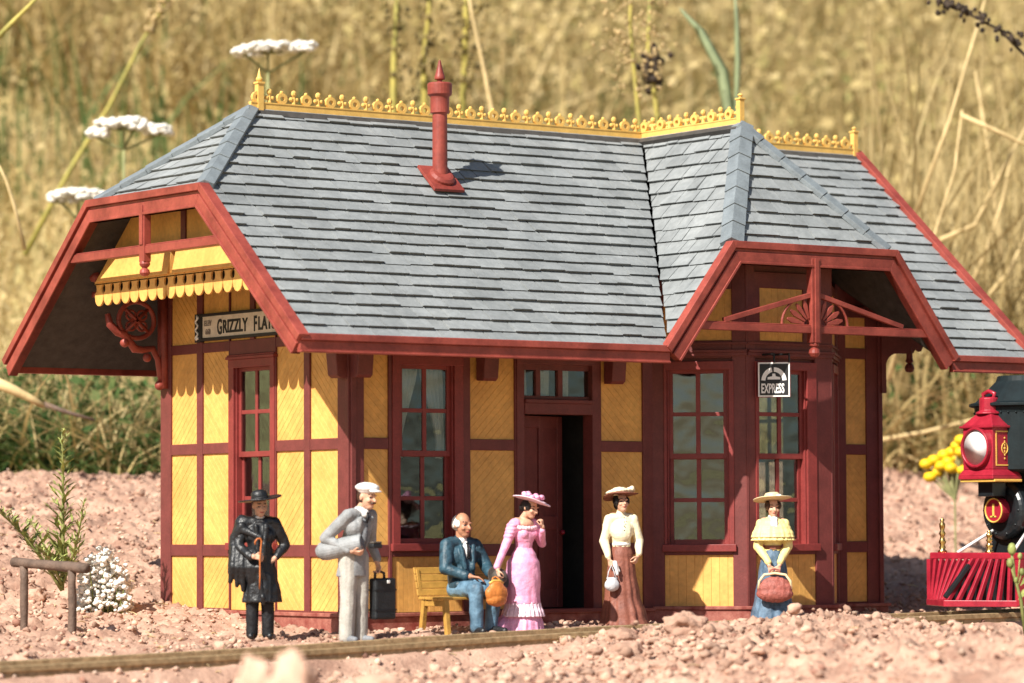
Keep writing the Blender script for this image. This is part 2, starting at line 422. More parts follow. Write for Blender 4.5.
m=MB(); m.box(.13,L-.13,.13,D-.13,3.9,3.95); m.box(3.4,3.5,.16,D-.16,.28,3.9); m.build('ceiling_panel',DARK,ST)
# --- base boards
m=MB()
m.box(-.045,BX0-.02,-.05,.0,-.15,.245); m.box(-.06,BX0-.02,-.075,.0,.245,.285)
m.box(-.05,.0,-.045,D+.045,-.15,.246); m.box(-.074,.0,-.07,D+.06,.246,.286)
m.fbox(FBL,.0,LB+.02,-.15,.262,-.05,.05); m.fbox(FBL,.0,LB+.03,.262,.30,-.05,.072)
m.fbox(FBF,-.02,LF+.02,-.15,.260,-.05,.052); m.fbox(FBF,-.03,LF+.03,.260,.299,-.05,.075)
m.fbox(FBR,-.02,LB,-.15,.258,-.05,.05); m.fbox(FBR,-.03,LB,.258,.298,-.05,.07)
m.box(BX1,L+.05,-.05,.0,-.15,.245); m.box(BX1,L+.075,-.073,.0,.245,.284)
m.box(L,L+.051,-.045,D+.04,-.15,.244); m.box(L,L+.07,-.02,D+.04,.244,.283)
m.build('base_board',BRED,ST,bevel=.008)
# --- timber frames and panels: front
zl0,zl1,zc0,zc1,zp0,zp1=.302,.872,1.0,2.0,2.12,3.12
BELT=[(.872,1.0),(2.0,2.12)]
fv=[(-.03,.17,0.25,ZW),(.481,.524,.28,ZW),(1.432,1.53,.28,ZW),(2.118,2.15,.28,ZW),(3.245,3.288,.28,ZW),(3.8665,BX0+.03,.28,ZW),(BX1-.03,6.845,.28,ZW),(7.162,L+.03,.25,ZW)]
fh=[]
for a,b in ((.17,.481),(1.53,2.118),(3.288,3.8665),(6.845,7.162)):
    fh += [(a,b,z0,z1) for z0,z1 in BELT]+[(a,b,3.11,3.235),(a,b,3.59,3.72),(a,b,.28,.304)]
    for (z0,z1),an in zip(((zl0,zl1),(zc0,zc1),(zp0,zp1),(3.235,3.6)),(45,(-45 if a<1 or a>3 else 45),(-45 if a<1 or (a>3 and a<6) else 45),90)):
        if z0>3.2 and a<6: continue
        panel(FF,a-.01,b+.01,z0-.01,z1+.01,an if a!=3.288 else (-45))
fh += [(.52,1.44,.872,.94),(.52,1.44,3.04,3.24),(2.14,3.25,3.07,3.24)]
panel(FF,.51,1.44,.29,.882,90)
timbers(FF,fv,fh)
# --- end wall
ev=[(-.03,.243,.25,ZW),(.787,.90,.28,ZW),(1.4625,1.482,.28,ZW),(2.413,2.433,.28,ZW),(2.9945,3.114,.28,ZW),(3.682,D+.03,.25,ZW)]
eh=[]
cols=[(.243,.787),(.90,1.4625),(2.433,2.9945),(3.114,3.682)]
for i,(a,b) in enumerate(cols):
    eh += [(a,b,z0,z1) for z0,z1 in BELT]+[(a,b,3.126,3.235),(a,b,.28,.304)]
    sgn=1 if i%2 else -1
    panel(FE,a-.01,b+.01,zl0-.01,zl1+.01,45*sgn); panel(FE,a-.01,b+.01,zc0-.01,zc1+.01,-45*sgn); panel(FE,a-.01,b+.01,zp0-.01,3.136,-45*sgn)
    panel(FE,a-.01,b+.01,3.225,3.87,45*sgn)
eh += [(1.47,2.43,3.075,3.235),(1.47,2.43,.872,.95)]
panel(FE,1.47,2.43,.29,.882,90); panel(FE,1.47,2.43,3.225,3.87,90); ev.append((1.90,1.99,3.235,3.9))
timbers(FE,ev,eh)
# --- right-hand end wall (seen through the bay glass)
timbers(FRt,[(-.03,.2,.25,ZW),(1.42,1.48,.28,ZW),(2.41,2.47,.28,ZW),(3.68,D+.03,.25,ZW)],[(.2,1.42,.872,1.0),(.2,1.42,2.0,2.12),(2.47,3.68,.872,1.0),(2.47,3.68,2.0,2.12),(1.48,2.41,3.07,3.24)])
for a,b in ((.2,1.42),(2.47,3.68)):
    for z0,z1 in ((.29,.88),(.99,2.01),(2.11,3.2)): panel(FRt,a,b,z0,z1,90)
panel(FRt,1.47,2.42,.29,.882,90)
# --- bay
timbers(FBL,[(-.02,.127,.28,3.9),(.885,LB+.012,.28,4.2)],[(.127,.885,.862,.94),(.127,.885,3.04,3.235),(.127,.885,3.80,3.9)])
timbers(FBF,[(-.015,.115,.28,4.4),(.985,LF+.015,.28,4.4)],[(.115,.985,.862,.94),(.115,.985,3.04,3.235),(.115,.985,3.82,4.0)])
timbers(FBR,[(-.012,.16,.28,4.2),(.92,LB+.02,.28,3.9)],[(.16,.92,.862,.94),(.16,.92,3.04,3.235),(.16,.92,3.80,3.9)])
panel(FBL,.12,.89,.29,.872,90,pitch=.092); panel(FBF,.11,.99,.29,.872,90,pitch=.092); panel(FBR,.15,.93,.29,.872,90,pitch=.092)
panel(FBL,.12,.89,3.225,3.81,90,pitch=.092); panel(FBF,.19,.83,3.225,3.83,90,pitch=.092); panel(FBR,.15,.93,3.225,3.81,90,pitch=.092)
m=MB()
m.fbox(FBF,.11,.195,3.23,3.83,-.05,-.004); m.fbox(FBF,.825,.99,3.23,3.83,-.05,-.004)
for F,l in ((FBL,LB),(FBF,LF),(FBR,LB)):
    m.fbox(F,-.0,l,3.06,3.10,-.03,.028); m.fbox(F,-.0,l,3.10,3.13,-.03,.045); m.fbox(F,0,l,3.19,3.215,-.03,.02)
m.build('cornice_moulding',DRED,ST,bevel=.005)
# --- windows
window(FF,*FW,cw=.10,cwr=.115,curtains=True)
window(FE,*EW,cw=.09,cwr=.11)
window(FRt,*EW,cw=.09,cwr=.11)
window(FBL,*bl,cw=.035,cwr=.06,cornice=False)
window(FBF,*bf,cw=.04,cwr=.14,cornice=False)
window(FBR,.15,.93,.945,3.0,cw=.06,cornice=False)
# --- door
m=MB()
a0,a1,z0,z1=DR
m.fbox(FF,a0,a0+.1,z0,z1,-.16,.018); m.fbox(FF,a1-.1,a1,z0,z1,-.16,.018); m.fbox(FF,a0,a1,z1-.08,z1+.03,-.161,.022)
m.fbox(FF,a0+.1,a1-.1,2.40,2.52,-.155,.03); m.fbox(FF,a0+.1,a1-.1,2.52,2.56,-.15,.05)
m.fbox(FF,a0-.02,a1+.02,.255,.295,-.17,.085)
for s in (2.455,2.755): m.fbox(FF,s-.032,s+.032,2.56,2.95,-.09,-.03)
m.fbox(FF,a0+.1,a1-.1,2.56,2.60,-.09,-.031); m.fbox(FF,a0+.1,a1-.1,2.88,2.945,-.09,-.031)
dr=m.build('door_frame',DRED,ST,bevel=.006)
g=MB(); g.fbox(FF,a0+.09,a1-.09,2.57,2.93,-.065,-.061); g.build('transom_pane',GLASS,dr)
for s,wd in ((2.27,.09),(2.52,.16),(2.80,.14)):
    k=MB(); vs=[]
    for i in range(9):
        for j in range(7):
            t=j/6; vs.append(FF(s+i/8*wd*(1-.25*t)+.03*t,2.9-t*.31,-.12+.012*math.sin(i*2.2)))
    k.add(vs,[(i*7+j,(i+1)*7+j,(i+1)*7+j+1,i*7+j+1) for i in range(8) for j in range(6)])
    o=k.build('curtain',CURT,dr,smooth=True); o.modifiers.new('thick','SOLIDIFY').thickness=.006
# door leaf, hinged left and swung inward
ha=R(20); FD=frame((2.24,.10,0),(math.cos(ha),math.sin(ha),0),(math.sin(ha),-math.cos(ha),0))
m=MB(); wl=.84
m.fbox(FD,0,wl,.3,2.39,-.05,-.012)
for s0,s1 in ((0,.10),(wl-.10,wl),(wl/2-.04,wl/2+.04)): m.fbox(FD,s0,s1,.301,2.389,-.0515,.012)
for z0,z1 in ((.301,.5),(1.15,1.3),(2.26,2.389)): m.fbox(FD,.1,wl-.1,z0,z1,-.051,.008)
dl=m.build('door',DRED,ST,bevel=.006)
k=MB(); k.sphere(FD(wl-.05,1.12,.045),.028,12); k.tube([FD(wl-.05,1.12,0),FD(wl-.05,1.12,.04)],.012,8); k.build('door_knob',MATS['loco_red_enamel'],dl,smooth=True)

# --- roof planes
def nrm(p): return (V(p[1])-V(p[0])).cross(V(p[2])-V(p[0])).normalized()
def deck(m, poly, th=.09, off=-.045):
    n=nrm(poly); n = n if n.z>0 else -n
    m.prism([V(p)+n*off for p in poly], -n*th)
dm=MB(); sm_=MB(); f0=lambda q: 1. if q<.03 else 0.
def shingles(poly, eave_i=0, h=.186, ws=(.19,.34)):
    """slates of random width in courses, clipped to a convex roof polygon whose eave edge starts at eave_i"""
    P=[V(p) for p in poly]; O=P[eave_i]; U=(P[(eave_i+1)%len(P)]-O).normalized(); n=nrm(P); n = n if n.z>0 else -n
    Vv=n.cross(U); 
    if Vv.z<0: Vv=-Vv
    hull=ccw([((p-O).dot(U),(p-O).dot(Vv)) for p in P])
    smin=min(x for x,_ in hull); smax=max(x for x,_ in hull); tmax=max(y for _,y in hull)
    k=0; t=-.015
    while t<tmax:
        s=smin-random.uniform(0,.25)
        while s<smax:
            wd=random.uniform(*ws); j=random.uniform(-.009,.009); hb=random.choice((.024,.034,.037,.040,.042))+random.uniform(-.004,.004); gap=random.uniform(.006,.016)
            q=clip_convex([(s+gap/2,t+j),(s+wd-gap/2,t+j),(s+wd-gap/2,t+h+.02),(s+gap/2,t+h+.02)],hull)
            if len(q)>=3:
                lo=[];hi=[]
                for x,y in q:
                    f=min(1,max(0,(y-t-j)/h)); z=hb*(1-f)+.006*f
                    b=O+U*x+Vv*y; lo.append(b-n*.05+Vv*(.026*f0(y-t-j))); hi.append(b+n*(z-.045))
                c=len(q); sm_.add(lo+hi,[tuple(range(c-1,-1,-1)),tuple(range(c,2*c))]+[(i,(i+1)%c,c+(i+1)%c,c+i) for i in range(c)])
            s+=wd
        t+=h; k+=1
def lerp(a,b,t): return a+(b-a)*t
YJ=lerp(-EO,YR,TL); ZJ=lerp(ZE,ZR,TL); YJb=D-YJ
ZJB=lerp(ZE,ZR,TB); XJ=WB*(1-TB)
planes=[
 [(-G,-EO,ZE),(XB-WB,-EO,ZE),(XB,YR,ZR),(XH,YR,ZR),(-G,YJ,ZJ)],                 # main front, left of the bay
 [(XB+WB,-EO,ZE),(L+GR,-EO,ZE),(L+GR,YR,ZR),(XB,YR,ZR)],                          # main front, right of the bay
 [(L+GR,D+EO,ZE),(-G,D+EO,ZE),(-G,YJb,ZJ),(XH,YR,ZR),(L+GR,YR,ZR)],               # back
 [(-G,YJb,ZJ),(-G,YJ,ZJ),(XH,YR,ZR)],                                             # clipped end
 [(XB-WB,-GB,ZE),(XB-XJ,-GB,ZJB),(XB,YH,ZR),(XB,YR,ZR)],                          # bay, left slope
 [(XB+WB,-GB,ZE),(XB,YR,ZR),(XB,YH,ZR),(XB+XJ,-GB,ZJB)],                          # bay, right slope
 [(XB-XJ,-GB,ZJB),(XB+XJ,-GB,ZJB),(XB,YH,ZR)],                                    # bay, clipped end
]
for p in planes: deck(dm,p)
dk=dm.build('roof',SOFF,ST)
for i in (0,1,2,3,6): shingles(planes[i])
# bay side slopes: eave direction runs along y, lowest point is the valley foot
for p in (planes[4],planes[5]):
    P=[V(q) for q in p]; O=P[0]
    ex=V((O.x,O.y+3.2,O.z))
    U=V((0,1,0)); n=nrm(P); n=n if n.z>0 else -n
    def sh2(P=P,O=O,U=U,n=n):
        Vv=n.cross(U); Vv = Vv if Vv.z>0 else -Vv
        hull=ccw([((q-O).dot(U),(q-O).dot(Vv)) for q in P]); smin=min(x for x,_ in hull); smax=max(x for x,_ in hull); tmax=max(y for _,y in hull)
        t=-.015; h=.200
        while t<tmax:
            s=smin-random.uniform(0,.2)
            while s<smax:
                wd=random.uniform(.17,.34); j=random.uniform(-.009,.009); hb=random.choice((.024,.034,.037,.040,.042))+random.uniform(-.004,.004); gap=random.uniform(.006,.016)
                q=clip_convex([(s+gap/2,t+j),(s+wd-gap/2,t+j),(s+wd-gap/2,t+h+.02),(s+gap/2,t+h+.02)],hull)
                if len(q)>=3:
                    lo=[];hi=[]
                    for x,y in q:
                        f=min(1,max(0,(y-t-j)/h)); z=hb*(1-f)+.006*f
                        b=O+U*x+Vv*y; lo.append(b-n*.05+Vv*(.026*f0(y-t-j))); hi.append(b+n*(z-.045))
                    c=len(q); sm_.add(lo+hi,[tuple(range(c-1,-1,-1)),tuple(range(c,2*c))]+[(i,(i+1)%c,c+(i+1)%c,c+i) for i in range(c)])
                s+=wd
            t+=h
    sh2()
sm_.build('slate_covering',SLATE,dk)
# hip caps
def hip(m, P, Q, n1, n2, w=.15, seg=.30):
    P=V(P);Q=V(Q); d=(Q-P).normalized(); P=P+d*.07; Lh=(Q-P).length; k=max(1,int(Lh/seg))
    for n in (V(n1),V(n2)):
        other=V(n2) if n is not V(n2) else V(n1)
    for n,o in ((V(n1),V(n2)),(V(n2),V(n1))):
        n=n if n.z>0 else -n; o=o if o.z>0 else -o
        wd=n.cross(d).normalized()
        if wd.dot(o)>0: wd=-wd
        b=(n+o).normalized()
        for i in range(k):
            t0=Lh*i/k; t1=Lh*(i+1)/k-.004
            a=P+d*t0; c=P+d*t1; h0=.034; h1=.022
            m.hexa([a-b*.03,c-b*.03,c-b*.03+wd*w,a-b*.03+wd*w, a+b*h0,c+b*h1,c+n*h1+wd*w,a+n*h0+wd*w])
NM=[nrm(p) if nrm(p).z>0 else -nrm(p) for p in planes]
for a in (((-G,YJ,ZJ),(XH,YR,ZR),NM[0],NM[3],.10),((-G,YJb,ZJ),(XH,YR,ZR),NM[2],NM[3],.13),((XB-XJ,-GB,ZJB),(XB,YH,ZR),NM[4],NM[6],.14),((XB+XJ,-GB,ZJB),(XB,YH,ZR),NM[5],NM[6],.11)):
    m=MB(); hip(m,*a); m.build('hip_cap',CAPS,dk,bevel=.004)
# --- fascias along the eaves
for x0,x1 in ((-G-.01,XB-WB+.02),(XB+WB-.02,L+GR+.01)):
    m=MB(); m.box(x0,x1,-EO-.045,-EO+.05,3.045,3.118); m.box(x0,x1,-EO-.012,-EO+.05,2.945,3.046); m.box(x0,x1,-EO-.03,-EO+.05,2.925,2.950)
    m.build('eave_fascia',RED,dk,bevel=.008)
m=MB(); m.box(-G,L+GR,D+EO-.05,D+EO+.03,2.95,3.115); m.build('eave_fascia',RED,dk,bevel=.008)
# --- barge boards
FGL=frame((-G,0,0),(0,1,0),(-1,0,0)); FGB=frame((0,-GB,0),(1,0,0),(0,-1,0)); FGR=frame((L+GR,0,0),(0,1,0),(1,0,0))
lp=[(-EO-.045,ZE-.045*SL),(YJ,ZJ),(YJb,ZJ),(D+EO+.045,ZE-.045*SL)]
sb=(ZR-ZE)/WB
bp=[(XB-WB-.03,ZE-.03*sb),(XB-XJ,ZJB),(XB+XJ,ZJB),(XB+WB+.03,ZE-.03*sb)]
rp=[(-EO-.11,ZE-.11*SL),(YR,ZR),(D+EO+.11,ZE-.11*SL)]
for F,pp,dp in ((FGL,lp,.225),(FGB,bp,.22),(FGR,rp,.2)):
    m=MB(); m.band(pp,-.028,.052,F,-.07,.055); m.band(pp,.052,.088,F,-.06,.018); m.band(pp,.088,dp,F,-.06,.040); m.band(pp,dp-.03,dp,F,-.06,.052)
    m.build('barge_board',RED,dk,bevel=.006)
# --- left gable: boarding, skirt, scalloped valance
m=MB()
FV=frame((-.85,0,0),(0,1,0),(-1,0,0))
zu=lambda y: ZE+SL*(min(y,D-y)+EO)-.13
ys=[0.05,YJ,YJb,D-.05]
m.prism([FV(.02,3.84,0),FV(D-.02,3.84,0),FV(D-.02,zu(D-.02),0),FV(YJb,min(zu(YJb),4.95),0),FV(YJ,min(zu(YJ),4.95),0),FV(.02,zu(.02),0)],(.05,0,0))
gb=m.build('gable_board',YEL,ST)
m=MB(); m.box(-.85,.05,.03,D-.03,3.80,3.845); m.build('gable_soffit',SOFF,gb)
m=MB(); m.fbox(FV,1.9,2.0,3.9,4.8,-.01,.02); m.build('gable_post',DRED,gb,bevel=.005)
for ya,yb,yc,yd in ((.32,1.895,.62,1.895),(1.985,3.56,1.985,3.27)):
    m=MB()
    lo=[FV(ya,3.905,0),FV(yb,3.905,0),FV(yd,4.27,0),FV(yc,4.27,0)]; hi=[FV(ya,3.905,.195),FV(yb,3.905,.195),FV(yd,4.27,.12),FV(yc,4.27,.12)]
    m.hexa([lo[0],lo[1],hi[1],hi[0],lo[3],lo[2],hi[2],hi[3]])
    m.build('skirt_board',YEL,gb,bevel=.008)
m=MB(); n=17; wv=(3.62-.30)/n
for i in range(n):
    a=.30+i*wv; b=a+wv; c=(a+b)/2; r=wv/2-.008
    pts=[(a+.004,3.92),(a+.004,3.875)]
    for k in range(7):      # left half-oval notch
        t=math.pi*k/6; pts.append((a+.004+.040*math.sin(t),3.835+.050*math.cos(t)))
    pts+= [(a+.006,3.74)]
    for k in range(9):
        t=math.pi+math.pi*k/8; pts.append((c+r*math.cos(t),3.735+1.05*r*math.sin(t)))
    pts+= [(b-.006,3.74)]
    for k in range(7):
        t=math.pi-math.pi*k/6; pts.append((b-.004-.040*math.sin(t),3.835+.050*math.cos(t)))
    pts+= [(b-.004,3.875),(b-.004,3.92)]
    m.prism([FV(y,z,.14) for y,z in pts],(FV(0,0,.165)-FV(0,0,.14)))
m.build('scalloped_valance',YEL,gb,bevel=.004)
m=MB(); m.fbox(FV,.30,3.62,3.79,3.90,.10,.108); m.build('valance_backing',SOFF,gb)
# --- left gable truss
m=MB()
m.fbox(FGL,.36,3.52,4.105,4.19,-.05,.03); m.fbox(FGL,.40,3.48,4.19,4.205,-.04,.02)
m.fbox(FGL,YR-.055,YR+.055,4.02,ZJ-.12,-.045,.042); m.fbox(FGL,YR-.035,YR+.035,4.2,ZJ-.12,.042,.055)
m.lathe([(.0,3.865),(.035,3.872),(.058,3.90),(.05,3.935),(.025,3.955),(.045,3.97),(.06,3.995),(.05,4.03)],FGL(YR,0,0),14)
m.build('gable_truss',RED,dk,bevel=.006)
# --- bay truss: tie beam, king post with drop, braces, sunburst
m=MB()
m.fbox(FGB,3.66,7.1,3.305,3.385,-.05,.028); m.fbox(FGB,3.70,7.05,3.385,3.40,-.04,.018)
m.fbox(FGB,XB-.075,XB+.055,3.2,ZJB-.12,-.05,.045); m.fbox(FGB,XB-.04,XB+.02,3.2,ZJB-.12,.045,.062)
for sg in (-1,1):
    a=XB+sg*.06; b=XB+sg*1.30
    m.bar(FGB(a,3.73,-.005),FGB(b,3.415,-.005),.05,.055,up=(0,0,1))
m.lathe([(.0,3.04),(.04,3.047),(.066,3.085),(.058,3.125),(.028,3.15),(.05,3.165),(.055,3.19),(.04,3.21)],FGB(XB-.01,0,0),14)
for sg in (-1,1):
    pts=[FGB(XB+sg*(.06+.42*math.cos(t)),3.39+.40*math.sin(t)*.82,0) for t in np.linspace(0,math.pi/2,10)]
    m.tube(pts,.016,6)
    for t in (R(14),R(34),R(54),R(74)):
        d=V((math.cos(t),math.sin(t)*.82)); q=[]
        for f,wd in ((.10,.012),(.28,.034),(.355,.012)): q.append((f,wd))
        loop=[]
        for f,wd in q: loop.append((XB+sg*(.06+f*d.x)-sg*wd*d.y, 3.39+f*d.y+wd*d.x))
        for f,wd in q[::-1]: loop.append((XB+sg*(.06+f*d.x)+sg*wd*d.y, 3.39+f*d.y-wd*d.x))
        m.prism([FGB(x,z,-.012) for x,z in loop],(0,-.02,0))
m.build('gable_truss',RED,dk,bevel=.005)
# --- brackets
def polyprism(m, pts, F, n0, n1): m.prism([F(a,b,n0) for a,b in pts], F(0,0,n1)-F(0,0,n0))
FB1_=frame((0,3.80,0),(-1,0,0),(0,-1,0)); FB1=lambda a,b,n: FB1_(a,3.6-(3.6-b)*.86 if b<3.6 else b,n)   # along -x from the far corner
m=MB()
m.fbox(FB1,-.02,.07,2.62,3.80,-.06,.06)
sc=[(.03,2.72),(.07,2.80),(.10,3.0),(.17,3.14),(.30,3.12),(.40,3.13),(.48,3.24),(.54,3.32),(.62,3.34),(.72,3.44),(.75,3.58)]
m.tube([FB1(a,b,0) for a,b in sc],[.05,.04,.035,.04,.04,.05,.04,.05,.045,.045,.03],10)
m.tube([FB1(.38+.23*math.cos(t),3.50+.23*math.sin(t),0) for t in np.linspace(0,2*math.pi,25)],.028,8,cap=False)
m.tube([FB1(.38+.15*math.cos(t),3.66,.15*math.sin(t)*.1) for t in (0,.1)],.01,6)
for a in (45,135): m.bar(FB1(.38+.2*math.cos(R(a)),3.50+.2*math.sin(R(a)),0),FB1(.38-.2*math.cos(R(a)),3.50-.2*math.sin(R(a)),0),.03,.05,up=(0,1,0))
for c in ((.31,3.57),(.45,3.57),(.31,3.43),(.45,3.43)): m.tube([FB1(c[0]+.06*math.cos(t),c[1]+.06*math.sin(t),0) for t in np.linspace(0,2*math.pi,13)],.014,6,cap=False)
m.sphere(FB1(.08,2.66,0),.055,12); m.sphere(FB1(.24,3.02,0),.05,12)
m.sphere(FB1(.53,3.21,0),.055,10)
m.fbox(FB1,.0,.93,3.76,3.82,-.04,.04)
m.lathe([(.0,3.42),(.05,3.43),(.075,3.475),(.06,3.52),(.03,3.545),(.055,3.56),(.05,3.58),(.032,3.66),(.045,3.80),(.045,4.0)],FB1(.90,0,0),14)
m.build('scroll_bracket',RED,ST,smooth=True)
FB2=frame((L,.0,0),(1,0,0),(0,-1,0))
m=MB()
arc=[(0.02,2.76),(.05,2.80),(.05,3.0)]+[(.06+.19*(1-math.cos(t)),3.02+.17*math.sin(t)) for t in np.linspace(0,math.pi/2,7)]+[(.40,3.19),(.50,3.2),(.54,3.26),(.62,3.22),(.66,3.3),(.60,3.40),(0.02,3.62)]
polyprism(m,arc,FB2,-.03,.03)
m.lathe([(.0,2.97),(.045,2.98),(.06,3.02),(.045,3.06),(.025,3.08),(.05,3.10),(.04,3.13),(.03,3.3)],FB2(.46,0,0),12)
m.fbox(FB2,-.02,.05,2.72,3.9,-.05,.05)
m.build('scroll_bracket',DRED,ST)
m=MB()
def corbel(F,s,w=.19):
    prof=[(.0,2.745),(.11,2.74),(.15,2.77),(.16,2.88),(.18,3.06),(.40,3.4),(0,3.5)]
    m.prism([F(s-w/2,z,n) for n,z in prof], F(s+w/2,0,0)-F(s-w/2,0,0))
for F,s in ((FF,.09),(FF,1.70),(FF,3.42),(FE,.11)):
    m=MB(); corbel(F,s); m.build('eave_corbel',DRED,ST,bevel=.01)
# --- ridge cresting
def cresting(P,Q,ends):
    P=V(P);Q=V(Q); d=(Q-P).normalized(); Ln=(Q-P).length; N=d.cross(V((0,0,1))).normalized(); F=frame((P.x,P.y,P.z),d,N)
    m=MB(); m.fbox(F,0,Ln,-.07,.036,-.024,.024); m.fbox(F,0,Ln,.036,.05,-.030,.030)
    step=.30; k=int(Ln/step); step=Ln/k
    for i in range(k):
        s=(i+.28)*step
        loop=[(s+.066*math.cos(t),.104+.062*math.sin(t)) for t in np.linspace(0,2*math.pi,15)[:-1]]
        inn=[(s+.030*math.cos(t),.102+.026*math.sin(t)) for t in np.linspace(0,2*math.pi,15)[:-1]]
        c=14; vs=[F(x,z,n) for n in (-.022,.022) for x,z in loop]+[F(x,z,n) for n in (-.022,.022) for x,z in inn]
        fs=[]
        for q in range(c):
            r=(q+1)%c
            fs+= [(q,r,c+r,c+q),(2*c+q,3*c+q,3*c+r,2*c+r),(q,2*c+q,2*c+r,r),(c+q,c+r,3*c+r,3*c+q)]
        m.add(vs,fs); m.sphere(F(s,.172,0),.022,8)
        s=(i+.78)*step
        m.tube([F(s,.04,0),F(s,.13,0)],[.026,.018],8); m.sphere(F(s,.17,0),(.034,.03,.038),8); m.sphere(F(s-.036,.105,0),.026,8); m.sphere(F(s+.036,.105,0),.026,8)
    c=m.build('ridge_cresting',CRY,dk)
    for e,kind in ends:
        f=MB(); q=F(e,0,0); 
        f.box(q.x-.036,q.x+.036,q.y-.036,q.y+.036,q.z-.1,q.z+.25); f.box(q.x-.046,q.x+.046,q.y-.046,q.y+.046,q.z+.25,q.z+.272)
        if kind=='spike': f.lathe([(.02,.27),(.036,.288),(.04,.305),(.024,.33),(.014,.38),(.0,.43)],q,12)
        else: f.lathe([(.02,.27),(.016,.29),(.034,.302),(.02,.32),(.0,.33)],q,12)
        f.build('finial',CRY,dk,bevel=.006)
cresting((XH,YR,ZR),(XB-.03,YR,ZR),[(.12,'spike')])
cresting((XB,YR+.03,ZR),(XB,YH,ZR),[(YR-YH,'cap')])
cresting((XB+.03,YR,ZR),(L+GR,YR,ZR),[(L+GR-XB-.1,'cap')])
# --- stove pipe chimney
cx,cy=1.85,1.015; cz=ZE+SL*(cy+EO)
n=NM[0]; U=V((1,0,0)); Vv=n.cross(U); Vv=Vv if Vv.z>0 else -Vv; O=V((cx,cy,cz))
m=MB(); q=[O+U*a+Vv*b+n*.012 for a,b in ((-.20,-.22),(.20,-.22),(.20,.22),(-.20,.22))]; m.prism(q,n*.035)
M3=Matrix((U,Vv,n)).transposed()
m.lathe([(.15,.045),(.15,.075),(.12,.10),(.09,.105)],O,24,M3)
m.lathe([(.084,-.05),(.082,.74),(.082,.745),(.105,.75),(.105,.91),(.108,.93),(.135,.955),(.138,1.07),(.12,1.085),(.03,1.09),(.028,1.115),(.058,1.125),(.058,1.15),(.03,1.25),(.012,1.335),(.0,1.34)],O,24)
m.build('chimney_pipe',RED,dk,bevel=.004)

# ================================================================== SIGNS
sg=thing('name_board','long cream station name board with black frame on the end wall','sign',(-.05,2.34,3.26))
m=MB(); m.fbox(FE,1.2,2.96,3.285,3.525,-.03,.03); m.build('board',SIGNW,sg,bevel=.004)
m=MB()
m.fbox(FE,1.17,2.99,3.255,3.287,-.03,.045); m.fbox(FE,1.17,2.99,3.523,3.555,-.03,.045); m.fbox(FE,1.17,1.2,3.287,3.523,-.03,.045); m.fbox(FE,2.94,2.99,3.287,3.523,-.03,.045)
m.build('frame',INK,sg,bevel=.004)
m=MB(); m.fbox(FE,2.99,3.105,3.245,3.56,-.03,.035); m.build('scroll_end',INK,sg,bevel=.004)
m=MB(); m.tube([FE(3.05+.026*math.sin(t*3),3.27+.27*t/(2*math.pi),.04) for t in np.linspace(0,2*math.pi,22)],.011,6); m.sphere(FE(3.03,3.52,.04),.018,8); m.sphere(FE(3.03,3.29,.04),.018,8); m.build('scroll_ornament',WHITE,sg,smooth=True)
FS=frame((0,2.96,0),(0,-1,0),(-1,0,0))
def letters(parent, words, mat_, F, n, squeeze, bold):
    m=MB()
    for body,size,s,z in words:
        t=text_mesh(body,size,F,s,z,n,.004,squeeze if isinstance(squeeze,float) else squeeze[body],bold); m.add(t.v,t.f)
    return m.build('lettering',mat_,parent,fix=False)
letters(sg,[('G',.235,.335,3.318),('RIZZLY',.20,.452,3.328),('F',.235,1.10,3.318),('LATS',.20,1.19,3.328)],INK,FS,.032,dict(G=.62,RIZZLY=.80,F=.62,LATS=.80),.005)
letters(sg,[('ELEV',.085,.06,3.42),('660',.085,.085,3.325)],GREYINK,FS,.032,.85,.002)
# express sign, hung square to the bay front
xs=thing('express_sign','small square black and white EXPRESS sign hanging at the bay','sign',(4.98,-.93,2.61))
FX=frame((4.855,-.80,0),(1,-1,0),(-1,-1,0))
m=MB(); m.fbox(FX,0,.36,2.60,2.99,-.075,.0); m.build('sign_box',LOCR,xs,bevel=.008)
m=MB(); m.fbox(FX,.005,.355,2.605,2.985,0,.006); m.build('border',WHITE,xs)
m=MB(); m.fbox(FX,.022,.338,2.622,2.968,.002,.010); m.build('face',INK,xs)
m=MB()
ar=[(.18+.14*math.cos(t),2.775+.155*math.sin(t)) for t in np.linspace(.08,math.pi-.08,17)]; ai=[(.18+.095*math.cos(t),2.775+.105*math.sin(t)) for t in np.linspace(math.pi-.08,.08,17)]
for i in range(16):
    if i in (8,): continue
    q=[ar[i],ar[i+1],ai[15-i],ai[16-i]]; m.prism([FX(a,b,.010) for a,b in q],FX(0,0,.004)-FX(0,0,0))
m.prism([FX(a,b,.010) for a,b in ((.11,2.795),(.25,2.795),(.25,2.82),(.20,2.83),(.195,2.86),(.165,2.86),(.16,2.83),(.11,2.82))],FX(0,0,.004)-FX(0,0,0))
m.build('emblem',WHITE,xs)
letters(xs,[('EXPRESS',.145,.038,2.648)],WHITE,FX,.012,.475,.004)
m=MB(); m.tube([(4.95,-.97,2.98),(4.95,-.97,3.075),(4.95,-.76,3.075)],.012,6); m.tube([(5.10,-1.05,2.98),(5.10,-1.05,3.075),(5.10,-.76,3.075)],.012,6); m.build('hanger',INK,xs)
